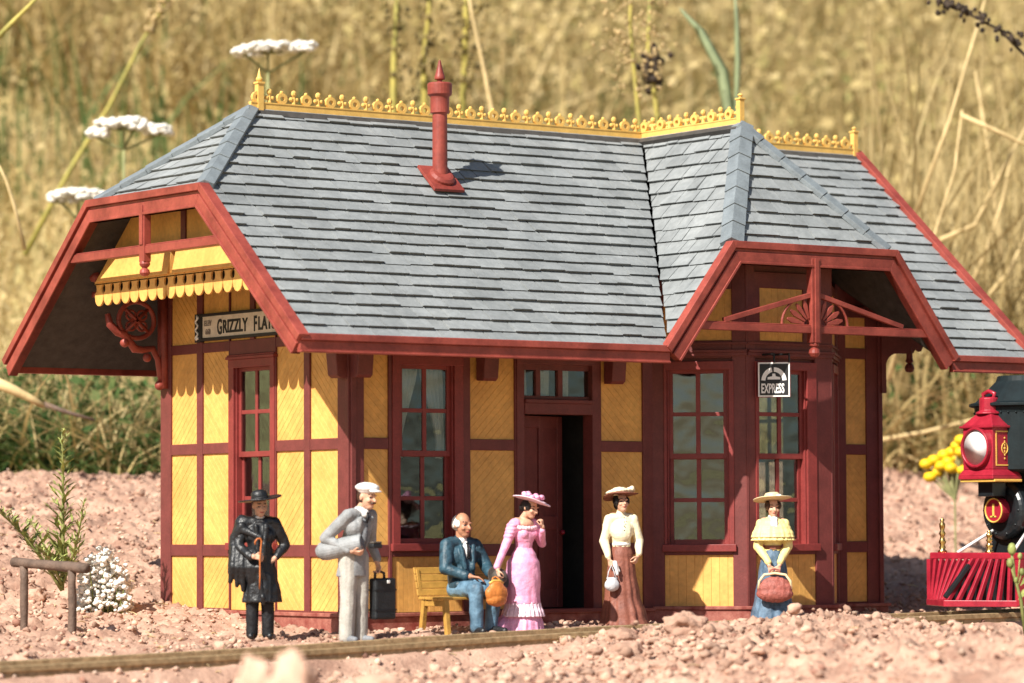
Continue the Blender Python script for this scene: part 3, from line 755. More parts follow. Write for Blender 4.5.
# ================================================================== PEOPLE
def remesh(mb, name, mats, parent, voxel=.0075, smooth=4, fac=.5, wrinkle=0., wf=9., paint=None, ridges=0.):
    me=bpy.data.meshes.new(name); me.from_pydata(mb.v,[],mb.f)
    bm=bmesh.new(); bm.from_mesh(me); bmesh.ops.recalc_face_normals(bm,faces=bm.faces); bm.to_mesh(me); bm.free()
    t=bpy.data.objects.new('tmp',me); COL.objects.link(t)
    a=t.modifiers.new('r','REMESH'); a.mode='VOXEL'; a.voxel_size=voxel
    if smooth: b=t.modifiers.new('s','SMOOTH'); b.factor=fac; b.iterations=smooth
    dg=bpy.context.evaluated_depsgraph_get(); out=bpy.data.meshes.new_from_object(t.evaluated_get(dg))
    bpy.data.objects.remove(t); bpy.data.meshes.remove(me)
    out.name=name; n=len(out.vertices)
    if wrinkle and n:
        co=np.empty(n*3); out.vertices.foreach_get('co',co); co=co.reshape(-1,3)
        no=np.empty(n*3); out.vertices.foreach_get('normal',no); no=no.reshape(-1,3)
        q=vnoise(co[:,0]*wf,co[:,1]*wf,co[:,2]*wf*.55)
        h=(1-2*np.abs(q))*.6+.4*vnoise(co[:,0]*wf*2.3+5,co[:,1]*wf*2.3,co[:,2]*wf*1.2)
        co=co+no*(h*wrinkle)[:,None]; out.vertices.foreach_set('co',co.ravel())
    ms=mats if isinstance(mats,(list,tuple)) else [mats]
    out.materials.clear()
    for m in ms: out.materials.append(m)
    k=len(out.polygons)
    if paint is not None and k:
        c=np.empty(k*3); out.polygons.foreach_get('center',c); out.polygons.foreach_set('material_index',paint(c.reshape(-1,3)).astype(np.int32))
    else: out.polygons.foreach_set('material_index',np.zeros(k,np.int32))
    out.polygons.foreach_set('use_smooth',[True]*k); out.update()
    o=bpy.data.objects.new(name,out); COL.objects.link(o); o.parent=parent
    return o

class Fig:
    """skin primitives of one body, in the figure's own space: facing -y, its own left at +x, 1.75 tall"""
    def __init__(s): s.b=MB(); s.heads=[]
    def limb(s,pts,rs):
        for i in range(len(pts)-1): s.b.cap(pts[i],pts[i+1],rs[i],rs[i+1],12)
    def head(s, c, yaw=0., pitch=0., roll=0., female=False):
        M=(Euler((0,0,R(yaw))).to_matrix()@Euler((R(pitch),0,0)).to_matrix()@Euler((0,R(roll),0)).to_matrix()); c=V(c); hs=1.13; M=M*hs; s.hc=c; s.hM=M
        P=lambda x,y,z: c+M@V((x,y,z))
        s.P=P; k=.94 if female else 1.
        s.b.sphere(P(0,.012,.028),(.073*k,.092,.092),16,M); s.b.sphere(P(0,-.022,-.02),(.062*k,.072,.085),16,M)
        s.b.sphere(P(0,-.045,-.078),(.040*k,.040,.034),12,M)            # chin
        s.b.cap(P(0,-.086,.012),P(0,-.108,-.022),.012,.0165,10)          # nose
        s.b.sphere(P(0,-.086,-.052),(.022,.012,.009),10,M)               # lips
        for sx in (-1,1):
            s.b.sphere(P(sx*.033,-.082,.030),(.022,.012,.008),10,M)      # brow ridge
            s.b.sphere(P(sx*.042*k,-.066,-.022),(.022,.02,.02),10,M)     # cheek
            s.b.sphere(P(sx*.073*k,.012,.0),(.012,.02,.03),10,M)         # ear
        s.b.cap(P(0,.02,-.05),s.neck,.052*k,.055*k,12)
    def paint(s):
        c=np.array(s.hc); Mi=np.array(s.hM.inverted())
        def f(p):
            q=(p-c)@Mi.T; out=np.zeros(len(p),int)
            front=q[:,1]<-.045
            for sx in (-1,1):
                out[front&(((q[:,0]-sx*.032)/.013)**2+((q[:,2]-.008)/.0075)**2<1)]=1
                out[front&(((q[:,0]-sx*.033)/.021)**2+((q[:,2]-.038)/.0048)**2<1)]=2
            out[front&((q[:,0]/.024)**2+((q[:,2]+.053)/.008)**2<1)]=3
            return out
        return f
    def hand(s, w, d, n, t, curl=.6, sc=1.):
        """wrist point, direction of the fingers, direction the palm faces, thumb side"""
        w=V(w); d=V(d).normalized(); n=(V(n)-d*V(n).dot(d)).normalized(); t=V(t); t=(t-d*t.dot(d)-n*t.dot(n)).normalized()
        for k in (-1.2,-.4,.4,1.2): s.b.cap(w+d*.015*sc+t*k*.012*sc, w+d*.085*sc+t*k*.020*sc,.015*sc,.0125*sc,8)
        for k,ln in ((-1.5,.062),(-.5,.078),(.5,.084),(1.5,.074)):
            p=w+d*.088*sc+t*k*.0195*sc; a=.25*curl; r=.0098*sc
            for j,f in enumerate((.45,.32,.25)):
                a+=curl*.75; q=p+(d*math.cos(a)+n*math.sin(a))*ln*f*sc; s.b.cap(p,q,r,r*.93,8); p=q; r*=.93
        p=w+d*.025*sc+t*.028*sc
        for v,ln,r in ((d*.62+t*.72+n*.25,.040,.0125),(d*.85+t*.15+n*.55,.032,.011),(d*.8-t*.1+n*.7,.024,.0095)):
            q=p+v.normalized()*ln*sc; s.b.cap(p,q,r*sc,r*.92*sc,8); p=q
    def done(s, parent, mats, voxel=.0078):
        return remesh(s.b,'body',mats,parent,voxel,2,.4,paint=s.paint())
def loft(rings, n=72, seed=0):
    """skirt-like shell: rings of (z, cx, cy, rx, ry, fold depth, fold count)"""
    m=MB(); vs=[]; rr=random.Random(seed); ph=[rr.uniform(0,6.28) for _ in range(6)]
    for z,cx_,cy_,rx,ry,a,k in rings:
        for j in range(n):
            t=2*math.pi*j/n
            f=1+a*(.6*math.sin(k*t+ph[0]+.35*math.sin(3*t+ph[1]))+.4*math.sin((k*1.6//1)*t+ph[2]))
            vs.append((cx_+rx*f*math.cos(t),cy_+ry*f*math.sin(t),z))
    K=len(rings)
    fs=[(i*n+j,i*n+(j+1)%n,(i+1)*n+(j+1)%n,(i+1)*n+j) for i in range(K-1) for j in range(n)]+[tuple(range(n-1,-1,-1)),tuple((K-1)*n+j for j in range(n))]
    m.add(vs,fs); return m
def smooth_rings(rings,sub=5):
    out=[]
    for i in range(len(rings)-1):
        a,b=rings[i],rings[i+1]
        for k in range(sub):
            t=k/sub; t2=t*t*(3-2*t); out.append(tuple(x+(y-x)*(t if q==0 else t2) for q,(x,y) in enumerate(zip(a,b))))
    out.append(rings[-1]); 
    return [tuple(list(r[:6])+[round(r[6])]) for r in out]
def hat_brim(m,c,M,rx,ry,th,droop=0.,wave=0.,rin=.07,n=40):
    vs=[]; c=V(c)
    rows=[(0.,.0),(.5,.0),(1.,.0)]
    for side in (1,-1):
        for f in (0.,.35,.7,.95,1.):
            for j in range(n):
                t=2*math.pi*j/n; r=1*f
                x=(rin+(rx-rin)*f)*math.cos(t); y=(rin+(ry-rin)*f)*math.sin(t)
                z=droop*f*f+wave*f*math.sin(2*t+.6)+side*th*(1-.55*f)
                vs.append(c+M@V((x,y,z)))
    fs=[]
    for sdx in (0,1):
        o=sdx*5*n
        for i in range(4):
            for j in range(n): fs.append((o+i*n+j,o+i*n+(j+1)%n,o+(i+1)*n+(j+1)%n,o+(i+1)*n+j))
    for j in range(n):
        fs.append((4*n+j,4*n+(j+1)%n,9*n+(j+1)%n,9*n+j)); fs.append((j,5*n+j,5*n+(j+1)%n,(j+1)%n))
    m.add(vs,fs)
EYES=[EYE,HAIRN,LIP]

def std_body(f, hipz=.92, legs=True, sh=.185, fem=False, shz=1.42, legp=None, lean=0.):
    k=.92 if fem else 1.
    f.b.cap((0,0,hipz),(0,-.0,hipz+.16),.10*k,.085*k,14); f.b.cap((-.05,lean*.7,hipz+.30),(.05,lean*.7,hipz+.30),.09*k,.09*k,14)
    f.b.cap((0,0,hipz+.16),(0,lean*.8,hipz+.34),.085*k,.09*k,14); f.b.cap((-sh+.05,.01+lean,shz-.01),(sh-.05,.01+lean,shz-.01),.056,.056,12)
    f.neck=V((0,.012+lean,shz+.03))
    if legs:
        for sx in (-1,1):
            lp=(legp or {}).get(sx) or [(sx*.085,0,hipz-.04),(sx*.09,-.01,.49),(sx*.095,.02,.09)]
            f.limb(lp,[.082,.055,.04]); f.b.cap(V(lp[2])+V((0,.01,-.04)),V(lp[2])+V((sx*.02,-.15,-.062)),.04,.03,10)

# ---------- 1. man in black with the wide hat
def man_black():
    t=thing('person','man in long black coat and wide black hat holding a thin brown cane','person',(-1.33,-.36,.07),R(-30),.83)
    f=Fig(); std_body(f)
    RE,RW=V((-.26,-.03,1.12)),V((-.085,-.27,.99)); LE,LW=V((.31,.07,1.13)),V((.18,-.06,.97))
    f.limb([(-.18,0,1.40),RE,RW],[.05,.042,.03]); f.limb([(.18,0,1.40),LE,LW],[.05,.042,.03])
    f.head((0,-.03,1.60),yaw=14,pitch=8)
    f.hand(RW,(1,-.12,-.1),(0,1,-.35),(0,-.15,1),1.0,1.05); f.hand(LW,(-.75,-.3,-.5),(-.5,.7,-.3),(.2,-.8,.6),.5)
    f.done(t,[SKIN]+EYES)
    c=MB()
    c.cap((0,.005,.95),(0,.0,1.1),.155,.15,14); c.cap((0,0,1.1),(0,0,1.3),.15,.14,14); c.cap((-.06,.0,1.25),(.06,.0,1.25),.14,.14,14); c.cap((-.14,.01,1.405),(.14,.01,1.405),.075,.075,12); c.cap((0,.015,1.40),(0,.02,1.475),.085,.065,12)
    for a,b,r0,r1 in (((-.18,0,1.40),RE,.078,.066),(RE,RW+V((-.035,.03,0)),.066,.048),((.18,0,1.40),LE,.076,.064),(LE,LW+V((.02,.02,.02)),.064,.046)): c.cap(a,b,r0,r1,12)
    c2=loft(smooth_rings([(.44,.02,.0,.235,.175,.05,9),(.55,.02,.0,.222,.168,.045,9),(.75,.01,.0,.195,.155,.03,9),(.95,0,0,.165,.145,.015,9),(1.08,0,0,.155,.14,0,9)]),seed=3); c.add(c2.v,c2.f)
    # open front lapels and cape on the shoulders
    c.cap((-.05,-.135,1.36),(-.02,-.15,.98),.03,.03,8); c.cap((.07,-.135,1.36),(.03,-.155,.98),.03,.03,8)
    c.cap((-.20,.03,1.40),(-.29,.06,1.12),.10,.09,12)
    remesh(c,'coat',BLKC,t,.011,3,wrinkle=.012,wf=11)
    # dark wrap over the right arm
    p=MB()
    for i in range(7):
        a=-.30+.05*i; b=a+random.uniform(-.03,.03); y0=-.07-.012*i; 
        p.cap((a,y0+.03,1.10-.016*i),(b,y0-.03,.86),.055,.05,10); p.cap((b,y0-.03,.86),(b+.02*i-.03,y0+.02,.60-.02*(i%3)+.03*abs(i-3)),.05,.026,10)
    p.cap((-.22,-.06,1.33),(.0,-.15,1.22),.05,.045,10); p.cap((-.30,.02,1.22),(-.34,.0,.80),.07,.05,10); p.cap((-.22,-.06,1.36),(-.30,.02,1.2),.06,.07,10)
    p.cap((-.05,-.15,.90),(.03,-.16,.50),.04,.03,10); p.cap((.03,-.17,.50),(.04,-.15,.42),.03,.018,10)
    remesh(p,'draped_wrap',BLKC,t,.010,5,wrinkle=.010,wf=9)
    g=MB()
    for sx in (-1,1):
        g.limb=None
        g.cap((sx*.085,.0,.92),(sx*.092,-.01,.49),.105,.082,12); g.cap((sx*.092,-.01,.49),(sx*.097,.015,.06),.082,.074,12)
    remesh(g,'trousers',BLKT,t,.011,3,wrinkle=.007,wf=12)
    s=MB()
    for sx in (-1,1): s.cap((sx*.1,.04,.04),(sx*.115,-.15,.032),.05,.036,10)
    remesh(s,'shoes',BLKC,t,.01,2)
    w=MB(); w.lathe([(.07,-.01),(.070,.012),(.064,.018)],(0,.005,1.462),20); w.build('collar',WHTC,t,smooth=True,world=False)
    h=MB(); M=f.hM@Euler((R(-8),R(-9),0)).to_matrix(); hc=f.P(0,.005,.07)
    hat_brim(h,hc,M,.235,.25,.014,droop=.012,wave=.010,rin=.05)
    h.lathe([(.094,-.01),(.093,.05),(.085,.085),(.06,.108),(.0,.114)],hc,24,M)
    hb=h.build('hat',BLKC,t,smooth=True,world=False)
    b=MB(); b.lathe([(.0975,.004),(.0975,.032),(.09,.034)],hc,24,M); b.build('hat_band',BLKT,hb,smooth=True,world=False)
    r=MB(); r.sphere(f.P(0,.035,.02),(.079,.085,.085),14,f.hM); r.build('hair',HAIRN,t,smooth=True,world=False)
    k=thing('walking_cane','thin orange brown cane held by the man in the wide black hat','cane',t.location,R(-30),.83)
    q=MB(); x0=RW+V((.075,-.035,-.03))
    q.tube([x0+V((-.055,-.02,.175)),x0+V((-.06,-.02,.21)),x0+V((-.035,-.02,.245)),x0+V((0,-.01,.255)),x0+V((.02,0,.22)),x0+V((.012,0,.15)),x0,x0+V((.0,-.01,-.2)),x0+V((-.005,-.02,-.36))],[.011]*7+[.010,.008],8)
    q.build('shaft',CANE,k,smooth=True,world=False)
man_black()

# ---------- 2. man in grey with a white cap
def man_grey():
    t=thing('person','standing man with dark moustache in grey jacket, light trousers and white flat cap','person',(-.62,-1.0,.03),R(8),.915)
    f=Fig(); std_body(f,lean=-.12)
    RE,RW=V((-.30,.13,1.14)),V((-.15,-.14,1.0)); LE,LW=V((.25,.0,1.10)),V((.30,-.06,.86))
    f.limb([(-.17,-.10,1.39),RE,RW],[.05,.042,.03]); f.limb([(.17,-.10,1.39),LE,LW],[.05,.042,.03])
    f.head((.02,-.20,1.585),yaw=8,pitch=8)
    f.hand(RW,(.55,-.75,-.25),(.5,.3,.6),(.1,-.5,.8),.9,1.05); f.hand(LW,(.05,-.05,-1),(-.95,0,0),(0,-1,0),1.1,1.0)
    f.done(t,[SKIN]+EYES)
    c=MB()
    c.cap((0,.01,.93),(0,.0,1.10),.145,.138,14); c.cap((0,0,1.10),(0,-.075,1.27),.138,.135,14); c.cap((-.06,-.08,1.27),(.06,-.08,1.27),.128,.128,14); c.cap((-.125,-.105,1.40),(.125,-.105,1.40),.07,.07,12); c.cap((0,-.09,1.39),(0,-.105,1.45),.08,.062,12)
    for a,b,r0,r1 in (((-.17,-.10,1.39),RE,.074,.064),(RE,RW+V((-.02,.04,.01)),.062,.047),((.17,-.10,1.39),LE,.074,.060),(LE,LW+V((0,.01,.05)),.058,.045)): c.cap(a,b,r0,r1,12)
    c2=loft(smooth_rings([(.72,0,.03,.185,.150,.02,7),(.85,0,.015,.168,.142,.02,7),(1.0,0,.005,.15,.135,.0,7)]),seed=5); c.add(c2.v,c2.f)
    c.cap((-.075,-.205,1.36),(-.055,-.135,1.06),.026,.024,8); c.cap((.085,-.205,1.36),(.06,-.135,1.06),.026,.024,8)
    remesh(c,'jacket',GREYC,t,.0105,3,wrinkle=.006,wf=9)
    v=MB(); v.sphere((.005,-.158,1.23),(.055,.058,.165),14); v.build('waistcoat',GREYW,t,smooth=True,world=False)
    b=MB()
    for i in range(4): b.sphere((.006,-.214+.008*abs(i-1.),1.33-.06*i),.010,8)
    b.build('buttons',BLKT,t,smooth=True,world=False)
    w=MB(); w.lathe([(.078,-.02),(.066,.05),(.058,.055)],(0,-.118,1.43),20); w.sphere((0,-.195,1.41),(.047,.04,.05),12); w.build('collar',WHTC,t,smooth=True,world=False)
    k=MB(); k.sphere((0,-.238,1.415),(.02,.012,.014),8); k.cap((0,-.234,1.40),(.002,-.222,1.32),.014,.017,8); k.build('tie',BLKT,t,smooth=True,world=False)
    g=MB()
    for sx in (-1,1):
        g.cap((sx*.08,.0,.93),(sx*.092,-.012,.49),.112,.088,12); g.cap((sx*.092,-.012,.49),(sx*.1,.01,.05),.088,.082,12)
    remesh(g,'trousers',TROU,t,.0105,3,wrinkle=.007,wf=10)
    s=MB()
    for sx in (-1,1): s.cap((sx*.1,.04,.04),(sx*.12,-.16,.032),.05,.036,10)
    remesh(s,'shoes',GREYW,t,.01,2)
    h=MB(); M=f.hM@Euler((R(-4),0,0)).to_matrix(); hc=f.P(0,-.005,.075)
    h.sphere(hc+M@V((0,.012,.022)),(.108,.125,.052),20,M); h.sphere(hc+M@V((0,.01,-.002)),(.09,.1,.045),18,M); h.sphere(hc+M@V((0,-.098,-.008)),(.075,.05,.012),16,M)
    remesh(h,'cap',WHTC,t,.008,2,wrinkle=.003,wf=14)
    r=MB(); r.sphere(f.P(0,.03,.015),(.077,.078,.085),14,f.hM); r.build('hair',HAIRN,t,smooth=True,world=False)
    q=MB()
    for sx in (-1,1): q.cap(f.P(0,-.104,-.036),f.P(sx*.036,-.088,-.046),.0125,.005,8)
    q.build('moustache',HAIRN,t,smooth=True,world=False)
    u=thing('rolled_blanket','pale grey rolled blanket under the arm of the man in white cap','bundle',t.location,R(8),.915)
    m=MB(); A=V((-.30,.24,.99)); B=V((-.05,-.20,1.09)); d=(B-A).normalized(); Q=d.to_track_quat('Z','Y').to_matrix()
    ln=(B-A).length
    m.lathe([(.0,-.03),(.05,-.02),(.098,.03),(.112,.10),(.108,.25),(.102,ln-.06),(.096,ln),(.085,ln+.006)],A,24,Q)
    m.lathe([(.085,ln+.006),(.066,ln-.006),(.064,ln+.008),(.046,ln-.004),(.044,ln+.009),(.02,ln),(.0,ln)],A,24,Q)
    m.build('roll',GREYC,u,smooth=False,world=False,bevel=.006)
    x=thing('leather_case','small black case with brown lid held against the end of the rolled blanket','case',t.location,R(8),.915)
    m=MB(); m.box(.0,.14,-.325,-.245,1.03,1.08); m.build('box',LEATK,x,world=False,bevel=.014)
    m=MB(); m.box(.01,.135,-.32,-.25,1.08,1.105); m.build('lid',FELT,x,world=False,bevel=.01)
    su=thing('suitcase','black suitcase hanging from the hand of the man in the white cap','suitcase',t.location,R(8),.915)
    m=MB(); m.box(.20,.50,-.145,-.02,.245,.70); m.build('body',LEATK,su,world=False,bevel=.022)
    m=MB(); m.tube([(.24,-.08,.69),(.245,-.08,.755),(.31,-.08,.775),(.375,-.08,.755),(.38,-.08,.69)],.015,8); m.build('handle',LEATK,su,smooth=True,world=False)
    m=MB(); m.box(.36,.40,-.16,-.14,.64,.675); m.build('lock',WHITE,su,bevel=.006,world=False)
    m=MB(); m.box(.196,.504,-.149,-.016,.56,.578); m.box(.196,.504,-.149,-.016,.34,.358); m.build('strap',BLKT,su,world=False)
man_grey()

# ---------- bench and suitcase
bn=thing('bench','yellow slatted wooden bench under the front window','bench',(.62,-.42,.12))
m=MB()
for i,(z) in enumerate((.47,.545,.62,.695)): m.hexa([(.58,-.37+.02*i,z),(1.62,-.37+.02*i,z),(1.62,-.395+.02*i,z),(.58,-.395+.02*i,z),(.58,-.352+.02*i,z+.068),(1.62,-.352+.02*i,z+.068),(1.62,-.377+.02*i,z+.068),(.58,-.377+.02*i,z+.068)])
m.build('backrest',WOODY,bn,bevel=.006)
m=MB()
for i in range(4): m.box(.58,1.62,-.86+.118*i,-.86+.118*i+.11,.43,.458)
m.build('seat',WOODY,bn,bevel=.006)
for x0 in (.62,1.55):
    for y0,y1 in ((-.83,-.88),(-.46,-.40)):
        m=MB(); m.bar((x0,y0,.43),(x0+(.0),y1,.06),.055,.055,up=(0,1,0)); m.build('leg',WOODY,bn,bevel=.006)
    m=MB(); m.bar((x0,-.83,.395),(x0,-.45,.395),.04,.06); m.build('rail',WOODY,bn,bevel=.005)
    m=MB(); m.bar((x0,-.385,.43),(x0,-.32,.74),.04,.03,up=(0,1,0)); m.build('back_post',WOODY,bn,bevel=.005)
# ---------- 3. seated old man
def man_seated():
    t=thing('person','seated white haired man in navy suit with hands on his knees','person',(1.0,-.60,.080),R(0),.985)
    f=Fig(); hz=.475
    f.b.cap((0,.0,hz),(0,.03,hz+.16),.10,.09,14); f.b.cap((-.05,.03,hz+.30),(.05,.03,hz+.30),.09,.09,14); f.b.cap((0,.03,hz+.16),(0,.03,hz+.34),.085,.085,14); f.b.cap((-.13,.03,.95),(.13,.03,.95),.055,.055,12)
    f.neck=V((0,.03,1.0))
    for sx in (-1,1): 
        kx=sx*.12; f.limb([(sx*.09,-.02,hz-.02),(kx,-.40,hz-.0),(kx,-.40+(-.03 if sx<0 else .05),.08)],[.08,.057,.04]); f.b.cap((kx,-.40,.045),(kx+sx*.02,-.56,.03),.04,.03,10)
    RE,RW=V((-.26,-.06,.68)),V((-.09,-.27,.60)); LE,LW=V((.28,-.05,.69)),V((.15,-.33,.63))
    f.limb([(-.18,.03,.94),RE,RW],[.05,.042,.03]); f.limb([(.18,.03,.94),LE,LW],[.05,.042,.03])
    f.head((0,.0,1.135),yaw=6,pitch=4)
    f.hand(RW,(.75,-.6,-.15),(0,-.1,-1),(.6,.75,0),.35,1.05); f.hand(LW,(.2,-.85,-.25),(0,-.2,-1),(-1,-.2,.2),.7,1.0)
    f.done(t,[SKIND]+EYES)
    c=MB()
    c.cap((0,.01,hz+.04),(0,.03,hz+.2),.15,.142,14); c.cap((0,.03,hz+.2),(0,.03,.82),.14,.13,14); c.cap((-.06,.03,.80),(.06,.03,.80),.13,.13,14); c.cap((-.135,.035,.945),(.135,.035,.945),.068,.068,12); c.cap((0,.05,.95),(0,.055,.99),.07,.06,12)
    for a,b,r0,r1 in (((-.18,.03,.93),RE,.074,.066),(RE,RW+V((-.03,.04,.01)),.066,.05),((.18,.03,.93),LE,.074,.064),(LE,LW+V((.0,.05,.01)),.064,.05)): c.cap(a,b,r0,r1,12)
    c.cap((-.08,-.085,.92),(-.05,-.12,.68),.025,.024,8); c.cap((.08,-.085,.92),(.05,-.12,.68),.025,.024,8)
    c.cap((-.12,-.04,.50),(-.14,-.14,.50),.075,.06,10); c.cap((.12,-.04,.50),(.14,-.14,.50),.075,.06,10)
    remesh(c,'jacket',NAVY,t,.0105,3,wrinkle=.009,wf=11)
    v=MB(); v.sphere((0,-.065,.84),(.045,.045,.13),14); w=MB(); w.lathe([(.073,-.02),(.062,.035),(.056,.04)],(0,.028,.965),20); w.add(v.v,v.f); w.build('shirt',WHTC,t,smooth=True,world=False)
    k=MB(); k.sphere((0,-.09,.945),(.018,.014,.014),8); k.cap((0,-.095,.93),(.0,-.116,.80),.012,.02,8); k.build('tie',BLKT,t,smooth=True,world=False)
    g=MB()
    for sx in (-1,1):
        kx=sx*.12; g.cap((sx*.085,-.0,hz-.01),(kx,-.41,hz-.005),.105,.082,12); g.cap((kx,-.41,hz-.005),(kx,-.40+(-.03 if sx<0 else .05),.07),.08,.066,12)
    remesh(g,'trousers',BLUT,t,.0105,3,wrinkle=.010,wf=11)
    s=MB()
    for sx in (-1,1): s.cap((sx*.12,-.38,.04),(sx*.14,-.57,.032),.048,.036,10)
    remesh(s,'shoes',BLKC,t,.01,2)
    r=MB(); 
    for i in range(15):
        a=math.pi*(-.14+1.28*i/14); r.sphere(f.P(.066*math.cos(a),.018+.078*math.sin(a),.010-.012*math.sin(a)),(.020,.022,.036),10,f.hM)
    for sx in (-1,1): r.sphere(f.P(sx*.068,-.012,.028),(.012,.016,.02),8,f.hM)
    r.sphere(f.P(0,.034,.022),(.0775,.084,.086),14,f.hM)
    remesh(r,'hair',HAIRW,t,.007,2,wrinkle=.004,wf=30)
    h=thing('felt_hat','brown grey felt hat resting on the knee of the seated man','hat',(t.location.x,t.location.y,t.location.z),0,.985)
    m=MB(); M=Euler((R(62),R(-8),0)).to_matrix(); hc=V((.15,-.43,.575))
    hat_brim(m,hc,M,.12,.14,.008,droop=.015,rin=.03); m.lathe([(.083,0),(.082,.06),(.07,.09),(.04,.10),(.0,.095)],hc,20,M)
    m.build('crown',FELT,h,smooth=True,world=False)
man_seated()

# ---------- 4. lady in pink
def lady_pink():
    t=thing('person','lady in frilled pink dress and broad pink hat, hand at her chin','person',(1.50,-1.0,.085),R(2),.815)
    f=Fig(); std_body(f,fem=True,sh=.165,legs=True)
    RE,RW=V((-.285,.02,1.10)),V((-.50,-.10,.80)); LE,LW=V((.25,-.06,1.13)),V((.115,-.245,1.345))
    f.limb([(-.16,0,1.39),RE,RW],[.045,.038,.027]); f.limb([(.16,0,1.39),LE,LW],[.045,.038,.027])
    f.head((.035,-.09,1.585),yaw=12,pitch=17,female=True)
    f.b.sphere((0,-.03,1.38),(.13,.085,.07),14)
    f.hand(RW,(-.02,-.25,-1),(.9,0,-.1),(.1,-1,-.2),.9,.95); f.hand(LW,(-.25,-.05,1),(-.4,.9,.1),(-.9,-.3,-.1),1.1,.92)
    f.done(t,[SKIN]+EYES)
    c=MB()
    c.cap((0,.0,1.02),(0,.0,1.08),.112,.108,16); c.cap((0,0,1.08),(0,-.01,1.22),.108,.12,16); c.sphere((0,-.02,1.24),(.148,.125,.15),16); c.cap((-.14,0,1.375),(-.16,0,1.34),.082,.08,12); c.cap((.14,0,1.375),(.16,0,1.34),.082,.08,12); c.sphere((-.065,-.08,1.255),.072,12); c.sphere((.065,-.08,1.255),.072,12)
    for a,b,r0,r1 in (((-.16,0,1.34),RE,.062,.055),(RE,RW+V((0,.02,.04)),.052,.040),((.16,0,1.34),LE,.062,.055),(LE,LW+V((.01,.02,-.05)),.05,.038)): c.cap(a,b,r0,r1,12)
    for a,b in (((-.17,0,1.37),RE),((.17,0,1.37),LE)):       # rows of puffs on the sleeves
        for i in range(4): c.sphere(V(a).lerp(V(b),.02+.17*i),(.088-.005*i,.088-.005*i,.038),14)
    remesh(c,'bodice',PINK,t,.010,3,wrinkle=.004,wf=12)
    k=MB(); n=26
    for i in range(n):
        a=2*math.pi*i/n; k.sphere((.165*math.cos(a),-.01+.125*math.sin(a),1.345+.02*math.sin(a)+.004*(i%2)),(.024,.024,.03),8)
    remesh(k,'neck_frill',PINKL,t,.009,2,wrinkle=.004,wf=30)
    s=loft(smooth_rings([(.36,.0,.02,.225,.225,.025,12),(.50,.0,.02,.220,.215,.02,12),(.72,.0,.02,.225,.22,.015,10),(.88,.0,.01,.212,.20,.01,8),(.98,.0,.0,.165,.15,.0,8),(1.08,0,0,.112,.105,0,8)]),seed=2)
    remesh(s,'overskirt',PINK,t,.011,2,wrinkle=.008,wf=8)
    r=loft(smooth_rings([(.20,.0,.02,.275,.27,.055,26),(.26,.0,.02,.262,.26,.05,26),(.34,.0,.02,.232,.23,.04,26),(.42,.0,.02,.212,.212,.02,26)]),n=156,seed=4)
    r.build('frill',PINKL,t,smooth=True,world=False)
    u=loft(smooth_rings([(-.02,-.02,.06,.31,.32,.035,20),(.10,-.01,.05,.285,.285,.035,20),(.24,.0,.03,.23,.23,.02,20),(.3,0,.02,.21,.2,0,20)]),n=120,seed=6)
    tr=loft([( -.02,-.30,.16,.20,.17,.05,9),(.06,-.27,.15,.17,.15,.05,9),(.16,-.20,.12,.13,.12,.04,9),(.30,-.10,.08,.08,.08,.0,9)],seed=8); u.add(tr.v,tr.f)
    u.build('underskirt',PINK,t,smooth=True,world=False)
    h=MB(); M=f.hM@Euler((R(-4),R(10),0)).to_matrix(); hc=f.P(0,.0,.085)
    hat_brim(h,hc,M,.215,.225,.011,droop=.012,wave=.018,rin=.04); h.lathe([(.09,-.005),(.088,.045),(.07,.062),(.0,.066)],hc,24,M)
    ho=h.build('hat',PINKL,t,smooth=True,world=False)
    k=MB()
    for i in range(13):
        a=i*2.4; k.sphere(hc+M@V((.10*math.cos(a),.11*math.sin(a),.045+.014*(i%3))),(.038,.036,.026),8)
    k.build('hat_flowers',PINK,ho,smooth=True,world=False)
    r=MB(); r.sphere(f.P(0,.035,.025),(.082,.085,.085),14,f.hM); r.sphere(f.P(0,.1,-.02),(.05,.045,.05),12,f.hM)
    for sx in (-1,1): r.sphere(f.P(sx*.058,-.005,.02),(.026,.05,.05),10,f.hM)
    remesh(r,'hair',HAIRB,t,.008,2,wrinkle=.004,wf=26)
    b=thing('handbag','orange brown leather handbag carried by the lady in pink','handbag',t.location,R(2),.815)
    m=MB(); c=V((-.575,-.17,.50))
    m.sphere(c,(.17,.085,.135),18); m.sphere(c+V((0,0,-.07)),(.15,.095,.09),16); m.sphere(c+V((0,0,.09)),(.12,.05,.07),14)
    remesh(m,'pouch',LEATH,b,.009,3,wrinkle=.008,wf=12)
    m=MB(); m.tube([c+V((-.11,0,.135)),c+V((-.05,0,.165)),c+V((.05,0,.165)),c+V((.11,0,.135))],.016,8); m.build('clasp',GOLD,b,smooth=True,world=False)
    m=MB(); m.tube([c+V((-.07,0,.155)),c+V((-.04,.02,.20)),c+V((.02,.05,.215)),c+V((.05,.02,.19)),c+V((.07,0,.155))],.012,8); m.build('handle',LEATH,b,smooth=True,world=False)
lady_pink()

